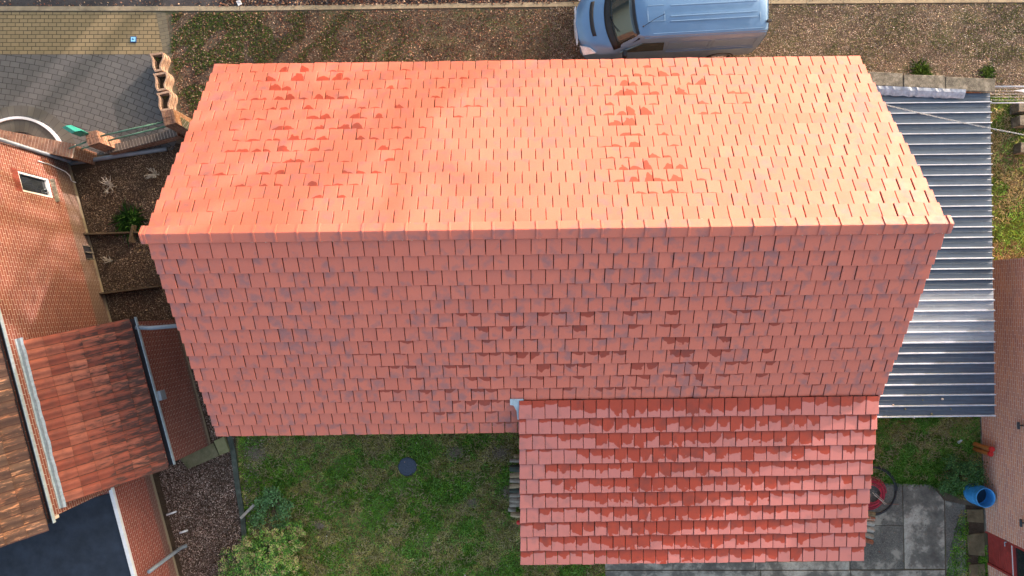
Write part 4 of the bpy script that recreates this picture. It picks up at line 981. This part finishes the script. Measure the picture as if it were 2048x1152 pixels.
# ------------------------------------------------------------------ across the road: what shades the yard
def bare_tree(x, y, h, label, dens=1.0, spread=.5, leaves=0, c0=.28, thick=.022):
    root = empty('tree', (x, y, 0), label, 'tree', 'trees across the road'); tr = MB(); br = MB(); tips = []
    def grow(p, d, L, r, lv):
        n = 4; pts = [p]; dd = d.copy()
        for i in range(n): wob_ = .10 if lv else .02; dd = (dd+Vector((random.gauss(0, wob_), random.gauss(0, wob_), random.gauss(.03, .06)))).normalized(); pts.append(pts[-1]+dd*L/n)
        (tr if lv == 0 else br).tube(pts, [r*(1-.5*i/n) for i in range(n+1)], 7 if lv < 2 else 4, cap=False)
        tips.append(pts[-1])
        if lv >= 4: return
        k = [int(9*dens), 6, 5, 4][lv]
        for j in range(k):
            f = random.uniform(c0 if lv == 0 else .25, 1); q = pts[min(n-1, int(f*n))].lerp(pts[min(n, int(f*n)+1)], f*n % 1)
            a = random.uniform(0, 6.28); s_ = spread*random.uniform(.7, 1.5); perp = Vector((math.cos(a), math.sin(a), 0)); perp = (perp-dd*perp.dot(dd)).normalized()
            grow(q, (dd+perp*s_*1.3).normalized(), L*random.uniform(.42, .62), r*.40, lv+1)
    grow(Vector((0, 0, 0)), Vector((0, 0, 1)), h, h*thick, 0)
    tr.build('trunk', M['wood'], root, uv=False); br.build('branch', M['wood'], root, uv=False)
    if leaves:
        t = np.array([tuple(v) for v in tips]); p = t[rng.integers(0, len(t), leaves)]+rng.normal(0, .25, (leaves, 3))
        tag(quads('crown', p, rng.uniform(.05, .12, leaves), .7, pal([(.10, .06, .03), (.14, .09, .04)], leaves), M['litter'], 1.2, root), kind='stuff')
    return root
bare_tree(5.3, 23.75, 13.5, 'bare tree across the road nearest the plain brick house', .9, .5, 1500, .55)
bare_tree(10.5, 24.3, 11, 'second bare tree across the road', 1.3, .5, 7500, .2)
bare_tree(25.0, 31, 21, 'tallest bare tree across the road', 1.5, .42, 4000, .3, .03)
bare_tree(27, 33, 17, 'bare tree across the road, furthest right', .8, .5, 2500, .5)
nb = empty('house', (-8, 26, 0), 'plain brick house across the road whose shadow falls on the yard', 'house')
m = MB(); m.box((-9, -5.45, 0), (9.0, 4, 6.2)); m.build('wall', M['brick_house'], nb)
m = MB(); m.add([(-9.3, -5.8, 6.1), (9.0, -5.8, 6.1), (9.0, 4.3, 6.1), (-9.3, 4.3, 6.1), (-9.3, -.7, 9.3), (9.0, -.7, 9.3)], [(0, 1, 5, 4), (2, 3, 4, 5), (1, 2, 5), (3, 0, 4), (3, 2, 1, 0)]); m.build('roof', M['pan_old'], nb)

# ------------------------------------------------------------------ small things
def slab2(name, polys, z, mat, label, cat, group=None, z0=0):
    m = MB()
    for q in polys: v = [P(*p, z) for p in q]; m.prism([(a.x, a.y) for a in v], z0, z)
    return tag(m.build(name, mat, bevel=.008), label, cat, group)
slab2('stone_slab', [[(360, 918), (426, 886), (438, 912), (376, 938)]], .10, M['stone'], 'mossy grey doorstep slab beside the end of the pantiled shed', 'slab')
slab2('stone_slab', [[(427, 882), (447, 873), (459, 903), (439, 911)]], .14, multi('green_stone', 5, [(.3, (.16, .17, .07)), (.7, (.27, .26, .14))], fine=50, fineamt=.2, fc=(.3, .3, .2)), 'small yellow-green slab against the mossy doorstep', 'slab')
ed = [(458, 860), (468, 905), (477, 975), (487, 1035), (491, 1085), (492, 1160)]
m = MB()
for a, b in zip(ed[:-1], ed[1:]): m.bar(P(*a), P(*b), .14, .07)
tag(m.build('edging', M['edging'], bevel=.01), 'mossy concrete edging strip between the mulch bed and the lawn', 'edging')
m = MB(); m.bar(P(482, 1036, .07), P(509, 1009, .07), .075, .045); tag(m.build('board', M['wood_pale'], bevel=.004), 'short pale wooden board lying across the mossy edging', 'board')
for (a, b), lab in ((((172, 470), (282, 466)), 'old plank on edge across the mulch, nearer the top beside the grass tuft'), (((206, 588), (325, 573)), 'old plank on edge across the mulch, just above the pantiled shed')):
    m = MB(); m.bar(P(*a), P(*b), .045, .26); tag(m.build('plank', M['wood'], bevel=.004), lab, 'plank', 'planks across the mulch corridor')
m = MB(); m.bar(P(277, 452), P(270, 486), .06, .30); tag(m.build('timber_post', M['wood'], bevel=.006), 'short upright timber at the end of the upper plank beside the tiled house', 'post')
m = MB(); m.lathe([(0, .03), (.22, .03), (.235, .024), (.25, .03), (.258, .02), (.258, 0)], P(815, 933), 36)
mh = tag(m.build('manhole_cover', simple('cast_cover', (.045, .06, .09), .55, .5, .2, .35, 30, .6)), 'round dark blue manhole cover set in the lawn', 'manhole cover')
# barrel
bc = P(1943, 984); e = empty('barrel', bc, 'open blue plastic barrel standing by the brown brick wall', 'barrel')
m = MB(); m.lathe([(.23, 0), (.265, .06), (.275, .25), (.268, .43), (.255, .54), (.262, .555), (.262, .575), (.243, .575), (.243, .5), (.25, .3), (.235, .05), (0, .045)], (0, 0, 0), 36); m.build('drum', M['blue'], e, smooth=True)
m = MB(); m.lathe([(0, .23), (.245, .23)], (0, 0, 0), 30); m.build('water', (lambda q: (q.col((.01, .03, .05)), q.m)[1])(NT('dark_water', .05, .6)), e)
m = MB(); m.lathe([(.272, .14), (.280, .15), (.280, .165), (.273, .175)], (0, 0, 0), 36); m.lathe([(.27, .40), (.277, .41), (.277, .425), (.270, .435)], (0, 0, 0), 36); m.build('hoop', M['blue'], e, smooth=True)
# orange pipes with red caps
for i, (px, py, lab) in enumerate(((1948, 888, 'upper of two upright orange drain pipes with a red cap by the brown wall'), (1948, 898, 'lower of two upright orange drain pipes with a red cap by the brown wall'))):
    q = P(px, py); e = empty('drain_pipe', q, lab, 'pipe', 'orange pipes by the wall')
    hh = .68-.05*i; m = MB(); m.tube([(0, 0, 0), (.03, 0, hh)], .062, 16); m.build('tube', M['orange'], e, smooth=False)
    m = MB(); m.tube([(.03, 0, hh-.05), (.032, 0, hh+.006)], .07, 16); m.build('cap', M['redcap'], e)
slab2('paper_scrap', [[(1914, 884), (1922, 879), (1926, 881), (1918, 888)]], .05, M['scrap'], 'white scrap lying in the grass near the orange pipes', 'scrap', z0=.03)
slab2('paper_scrap', [[(472, 2), (480, 0), (484, 8), (476, 12)]], .05, M['scrap'], 'white scrap lying on the road edge at the top left', 'scrap', z0=.03)
# hoses
def coil(name, px, py, rads, rz, th, mat, label, cat='hose', sy=1.0, turns=3):
    m = MB(); c = P(px, py); pts = []
    for i in range(int(turns*40)+1):
        t = i/40*2*math.pi; f = i/(turns*40); r = rads[0]+(rads[1]-rads[0])*f+.012*math.sin(t*1.7)
        pts.append((c.x+r*math.cos(t), c.y+r*sy*math.sin(t), th+rz*f+.01*math.sin(t*2)))
    m.tube(pts, th, 8); return tag(m.build(name, mat, smooth=True), label, cat)
coil('hose_coil', 1741, 981, (.72, .66), .04, .022, M['black'], 'black hose looped beside the lean-to roof on the patio edge', sy=.95, turns=2)
coil('hose_coil', 1738, 986, (.46, .24), .12, .017, M['hose_red'], 'coiled red hose inside the black hose loop', turns=6)
m = MB()
for a, b in (((1748, 990), (1773, 1008)), ((1751, 987), (1768, 1002)), ((1745, 985), (1770, 1009))): m.tube([P(*a, .2), P(*b, .1)], .007, 6)
tag(m.build('cord', M['cream']), 'pale cord tied across the hoses', 'cord')
m = MB(); m.tube([P(1745, 1007, .06), P(1797, 1009, .04)], .012, 8); tag(m.build('metal_rod', simple('rusty_rod', (.22, .12, .09), .7)), 'thin rusty rod pointing right from under the hoses', 'rod')
# logs and wood beside the lean-to
def log(px, py, L_, r_, z, ang, mat, label, group, right=False, bs=6):
    c = P(px, py, z); d = Vector((math.cos(ang), math.sin(ang), 0)); m = MB(); pts = [c-d*L_/2, c-d*L_*.1+Vector((0, 0, .008)), c+d*L_/2]
    m.tube(pts, [r_*.93, r_*1.04, r_*.96], 9)
    m.v = [(x+random.gauss(0, .004), y+random.gauss(0, .004), zz+random.gauss(0, .004)) for x, y, zz in m.v]
    return tag(m.build('log', mat), label, 'log', group)
names = ['topmost round pale log end of the stack along the left side of the lean-to', 'thin grey split log second from the top of the stack', 'thick dark mossy log third from the top of the stack', 'pale brown log just under the thick mossy one', 'grey log in the upper middle of the stack', 'rounded tan log in the middle of the stack', 'dark split log in the lower middle of the stack', 'grey log just above the big cracked one', 'big cracked grey log near the foot of the stack', 'second half of the big cracked grey log', 'short leaning log end left of the lowest ones', 'lowest round tan log of the stack above the red ball']
ys = [912, 921, 937, 950, 961, 971, 981, 990, 1000, 1008, 1019, 1030]; rs = [.05, .05, .095, .072, .062, .066, .055, .066, .085, .072, .07, .07]
for i, (y, r_) in enumerate(zip(ys, rs)):
    mt = [M['wood_grey'], M['stone'], M['edging'], M['log_tan']][[3, 0, 2, 3, 0, 3, 2, 0, 0, 0, 0, 3][i]]
    log((1035 if i not in (10, 11) else (1024 if i == 10 else 1037)), y, .42 if i not in (0, 10) else .2, r_, .62-.25*(i in (0, 10)), random.gauss(0, .08), mt, names[i], 'firewood stacked on the left side of the lean-to')
m = MB(); m.box((.42, -6.05, 0), (.60, -4.4, .52)); 
for i, (y, mt, lab) in enumerate(((1027, M['ochre'], 'mossy log at the top of the wood beside the patio'), (1036, M['brick_house'], 'red-brown broken piece in the wood beside the patio'), (1046, M['wood_pale'], 'pale grey split log in the wood beside the patio'), (1058, M['wood_pale'], 'whitest split log in the wood beside the patio'), (1070, M['wood_grey'], 'grey split log in the wood beside the patio'), (1081, simple('red_wood', (.24, .09, .05), .8, .2, 0, .3, 20), 'reddish-brown block lowest in the wood beside the patio'))):
    log(1737-i*.8, y, .34, .065, .45, random.gauss(0, .12)-.1, mt, lab, 'wood stacked on the right side of the lean-to')
m = MB(); m.lathe([(.001, -.06), (.035, -.05), (.058, -.02), (.06, 0), (.055, .025), (.03, .052), (.001, .06)], P(1037, 1045, .55), 16)
bl = tag(m.build('ball', M['redcap'], smooth=True), 'small bright red ball at the lower end of the log stack', 'ball')

# ------------------------------------------------------------------ plants
def bush(name, lobes, n, size, cs, label, cat='shrub', z0=0.1, stems=True, wet=0, tips=None):
    root = empty(name, (lobes[0][0], lobes[0][1], 0), label, cat); Mi = Matrix.Translation(root.location).inverted()
    pts = []; ups = []; per = [int(n*l[3]**2/sum(k[3]**2 for k in lobes)) for l in lobes]; tp = []
    for (x, y, z, r), k2 in zip(lobes, per):
        # leaf rosettes spread through the shell
        nc = max(6, k2//22)
        for _ in range(nc):
            v = rng.normal(0, 1, 3); v[2] = abs(v[2])*.8+.05; v /= np.linalg.norm(v); rr = r*rng.uniform(.55, 1.08); c = np.array([x, y, z])+v*rr*np.array([1, 1, .75])
            s_ = rng.normal(0, size*1.1, (22, 3)); pts.append(c+s_); ups.append(np.repeat([v*1.0], 22, 0)); tp.append(np.full(22, rng.uniform(0, 1)))
    pts = np.concatenate(pts); ups = np.concatenate(ups); tp = np.concatenate(tp); pts[:, 2] = np.maximum(pts[:, 2], .03)
    c = pal(cs, len(pts), .3)
    if tips is not None: k2 = tp > .6; c[k2] = pal(tips, int(k2.sum()), .25)
    o = quads('foliage', pts, rng.uniform(size*.7, size*1.5, len(pts)), .6, c, M['leaf'], .5, root, up=ups); o.matrix_parent_inverse = Mi
    m = MB()
    for (x, y, z, r) in lobes:
        for _ in range(5):
            a = Vector((lobes[0][0]+random.gauss(0, .08), lobes[0][1]+random.gauss(0, .08), 0)); b = Vector((x+random.gauss(0, r*.5), y+random.gauss(0, r*.5), z+r*.3)); m.tube([a, a.lerp(b, .5)+Vector((0, 0, .1)), b], [.018, .012, .005], 5)
    o = m.build('stem', M['wood'], root); o.matrix_parent_inverse = Mi
    return root
def lob(px, py, z, r): q = P(px, py, z); return (q.x, q.y, z, r)
bush('shrub', [lob(530, 1110, .6, .75), lob(575, 1088, .5, .45), lob(480, 1118, .45, .5), lob(560, 1140, .6, .6), lob(505, 1160, .5, .6), lob(590, 1060, .4, .28), lob(470, 1155, .4, .45), lob(540, 1200, .5, .8)], 20000, .036,
     [(.07, .18, .03), (.13, .31, .05), (.22, .44, .07), (.05, .12, .04)], 'large bushy green shrub with yellowish tips at the bottom left of the lawn', tips=[(.46, .45, .16), (.50, .37, .20), (.33, .50, .12)])
bush('shrub', [lob(545, 990, .3, .28), lob(525, 1010, .25, .22), lob(570, 1015, .22, .22), lob(560, 1040, .2, .25), lob(520, 1040, .2, .22)], 2400, .040,
     [(.10, .22, .07), (.16, .33, .11), (.06, .13, .045), (.20, .38, .16)], 'sparse pale green leafy plant at the left of the lawn above the large shrub')
bush('shrub', [lob(1920, 950, .35, .35), lob(1895, 965, .25, .35), lob(1945, 935, .35, .32), lob(1955, 960, .25, .25), lob(1905, 925, .3, .25)], 3800, .038,
     [(.06, .14, .035), (.09, .20, .06), (.04, .10, .035)], 'dark green shrub between the orange pipes and the blue barrel')
tuft('grass_clump', 262, 445, 0, .22, 420, [(.05, .16, .02), (.09, .22, .04)], 'bright green grass clump beside the upper plank against the tiled house', 'grass clump', None, .5, .014)
for px, py, lab in ((222, 372, 'dry pale branching twig plant in the middle of the mulch'), (312, 348, 'dry pale plant near the tiled house on the mulch'), (222, 522, 'small dry tuft below the upper plank on the mulch')):
    m = MB(); c = P(px, py); k2 = 16 if py < 500 else 8
    for i in range(k2):
        a = random.uniform(0, 6.28); l_ = random.uniform(.10, .26)*(1 if py < 500 else .5); b = c+Vector((math.cos(a)*l_, math.sin(a)*l_, random.uniform(.1, .3))); m.tube([c, c.lerp(b, .5)+Vector((0, 0, .05)), b], [.014, .010, .005], 5)
        for _ in range(3): t = random.uniform(.4, 1); q = c.lerp(b, t); m.tube([q, q+Vector((random.gauss(0, .05), random.gauss(0, .05), .05))], [.008, .003], 4)
    tag(m.build('dry_plant', M['wood_pale']), lab, 'dry plant', 'dry plants on the mulch')
tuft('grass_clump', 1841, 144, 0, .2, 300, [(.10, .22, .03), (.16, .28, .05)], 'bright grass tuft behind the middle coping stone', 'grass clump', 'grass tufts behind the coping wall', .3, .012)
tuft('grass_clump', 1974, 146, 0, .15, 160, [(.10, .22, .03), (.16, .28, .05)], 'bright grass tuft behind the right coping stone', 'grass clump', 'grass tufts behind the coping wall', .25, .012)

# stuff: lawn blades, leaf litter, mulch chips
G1 = [(.12, .27, .02), (.18, .37, .03), (.09, .20, .018), (.28, .46, .06), (.07, .25, .035)]; G2 = [(.52, .47, .13), (.38, .29, .12), (.56, .50, .22), (.32, .35, .06), (.32, .22, .11)]
def lawn(poly, n, name='grass', L=(.04, .11), gfrac=.55, G1=G1, G2=G2, z=.006, W=.010, parts=None):
    p = sample(poly, n, z); mc = P(815, 933); p = p[np.hypot(p[:, 0]-mc.x, p[:, 1]-mc.y) > .265]; n = len(p); f = .5+(field(p[:, 0], p[:, 1], .9, 0)-.5)*1.3+(field(p[:, 0], p[:, 1], .3, 1)-.5)*.8+rng.normal(0, .10, n)
    c = np.where((f < gfrac)[:, None], pal(G1, n, .35), pal(G2, n, .35))
    c = c*(.82+1.15*field(p[:, 0], p[:, 1], .22, 2))[:, None]
    return tag(blades(name, p, rng.uniform(*L, n)*(.6+.9*field(p[:, 0], p[:, 1], .4, 1)), W, c, M['leaf'], 1.2), kind='stuff')
lawn([(476, 860), (480, 840), (1060, 840), (1060, 1125), (1210, 1126), (1210, 1180), (494, 1180), (488, 1040), (478, 940)], 90000, gfrac=.53)
lawn([(1740, 820), (1963, 830), (1963, 1002), (1930, 1000), (1860, 970), (1740, 967)], 26000, G1=[(.07, .20, .018), (.11, .27, .025), (.05, .15, .015), (.2, .34, .05)], gfrac=.60, L=(.04, .11))
lawn([(1960, 195), (2060, 195), (2060, 520), (1960, 520)], 9000, G1=[(.17, .28, .03), (.26, .34, .06), (.10, .20, .03)], G2=[(.42, .34, .16), (.26, .16, .09), (.5, .42, .24)], L=(.04, .10), gfrac=.55, W=.012)
lawn([(1920, 1020), (1934, 1020), (1938, 1160), (1890, 1160), (1900, 1100)], 1500, gfrac=.8)
lawn([(1960, 1095), (1972, 1090), (1975, 1160), (1950, 1160)], 900, gfrac=.9)
# a scatter of longer, paler blades over both lawns
for poly, n in (([(480, 868), (1040, 868), (1050, 1125), (1210, 1126), (1210, 1180), (560, 1180), (600, 1040), (520, 960)], 9000), ([(1745, 835), (1955, 840), (1950, 930), (1880, 960), (1745, 960)], 2600), ([(1990, 215), (2060, 215), (2060, 512), (1990, 512)], 900)):
    p = sample(poly, n, .03); mc = P(815, 933); p = p[np.hypot(p[:, 0]-mc.x, p[:, 1]-mc.y) > .33]; n = len(p); k_ = field(p[:, 0], p[:, 1], .5, 2) < .5; c = np.where(k_[:, None], pal([(.22, .48, .07), (.16, .40, .06), (.30, .52, .12)], n), pal([(.60, .52, .26), (.5, .40, .22), (.42, .42, .14)], n))
    tag(blades('grass', p, rng.uniform(.07, .15, n), .013, c, M['leaf'], 1.5), kind='stuff')
for px, py, r_ in ((1000, 905, .3), (912, 905, .25), (945, 1005, .15), (515, 905, .3), (1020, 985, .25), (640, 1050, .15)):
    c0_ = P(px, py); n = int(3200*r_); a = rng.uniform(0, 6.28, n); rr = r_*np.abs(rng.normal(0, .6, n)); p = np.stack([c0_.x+rr*np.cos(a), c0_.y+rr*np.sin(a)*.7, np.full(n, .05)], 1)
    tag(quads('dead_grass', p, rng.uniform(.02, .05, n), .4, pal([(.30, .25, .18), (.22, .18, .13), (.42, .34, .24)], n), M['litter'], .5), kind='stuff')
# leaf litter on the verge
def litter(poly, n, cs, size, name='leaf_litter', z=.012, tilt=.55, asp=.6, dens=None):
    p = sample(poly, n, z, dens); p[:, 2] += rng.uniform(0, .03, n)
    sh = .55+.45*field(p[:, 0], p[:, 1], .5, 2)+.45*field(p[:, 0], p[:, 1], .18, 1)
    c = pal(cs, n, .35)*sh[:, None]
    return tag(quads(name, p, rng.uniform(size*.6, size*1.4, n), asp, c, M['litter'], tilt), kind='stuff')
BR = [(.16, .075, .045), (.22, .12, .08), (.30, .20, .13), (.11, .06, .04), (.38, .28, .20), (.20, .08, .05), (.07, .045, .035)]
BR2 = [tuple(min(.8, v*q) for v, q in zip(c_, (1.35, 1.38, 1.5))) for c_ in [(.36, .26, .18), (.28, .185, .13), (.46, .37, .27), (.19, .135, .09), (.56, .47, .37), (.12, .085, .06), (.24, .17, .12), (.17, .12, .08), (.32, .24, .16), (.40, .32, .20), (.26, .25, .11)]]
verge_l = [(345, 27), (1160, 17), (1160, 175), (372, 260), (357, 190), (343, 109)]
verge_r = [(1100, 14), (2060, 8), (2060, 200), (1990, 195), (1600, 175), (1100, 175)]
litter(verge_l, 34000, BR, .042, asp=.5)
litter(verge_r, 64000, BR2, .031, tilt=.8, asp=.45)
litter([(450, -30), (1160, -40), (1160, 8), (500, 14), (440, 14)], 5200, BR, .06)
litter([(1160, -30), (2060, -30), (2060, -2), (1160, 8)], 1200, BR, .05)
litter([(0, 2), (450, 2), (450, 14), (0, 14)], 160, BR, .05)
moss = lambda x, y: (field(x, y, .7, 0) < np.where(x < -7.5, .62, .46))*1.0*np.clip(1.3-(x+9.5)/6, .08, 1)
p = sample(verge_l, 22000, .012, moss); tag(blades('verge_grass', p, rng.uniform(.03, .09, len(p)), .010, pal([(.09, .17, .03), (.13, .22, .04), (.06, .11, .02), (.16, .19, .05)], len(p)), M['leaf'], 1.3), kind='stuff')
mossr = lambda x, y: (field(x, y, .6, 1) < .40)*1.0*np.clip((x-6)/9, .03, 1)
p = sample(verge_r, 5000, .012, mossr); tag(blades('verge_grass', p, rng.uniform(.03, .09, len(p)), .010, pal([(.13, .18, .04), (.17, .21, .06), (.20, .19, .07)], len(p)), M['leaf'], 1.3), kind='stuff')
# mulch
CH = [(.17, .11, .07), (.11, .07, .045), (.28, .20, .12), (.08, .05, .035), (.38, .28, .19), (.20, .13, .08)]
litter([(150, 345), (345, 292), (420, 300), (300, 470), (420, 640), (262, 640), (225, 640)], 24000, CH, .032, 'mulch', asp=.5, tilt=.6)
CH2 = [(.30, .20, .16), (.18, .12, .095), (.45, .34, .28), (.13, .085, .07), (.62, .50, .42), (.26, .16, .13)]
litter([(350, 640), (440, 700), (470, 880), (476, 940), (488, 1040), (492, 1170), (372, 1170), (318, 945), (425, 880)], 26000, CH2, .032, 'mulch', asp=.5, tilt=.6)
litter([(493, 870), (530, 880), (520, 1000), (560, 1060), (500, 1080), (486, 960)], 1800, CH2, .03, 'mulch', asp=.5)
litter([(1740, 966), (1890, 966), (1890, 1150), (1740, 1150)], 160, BR, .03)
litter([(480, 870), (1050, 870), (1050, 1150), (600, 1150)], 500, BR2, .04)
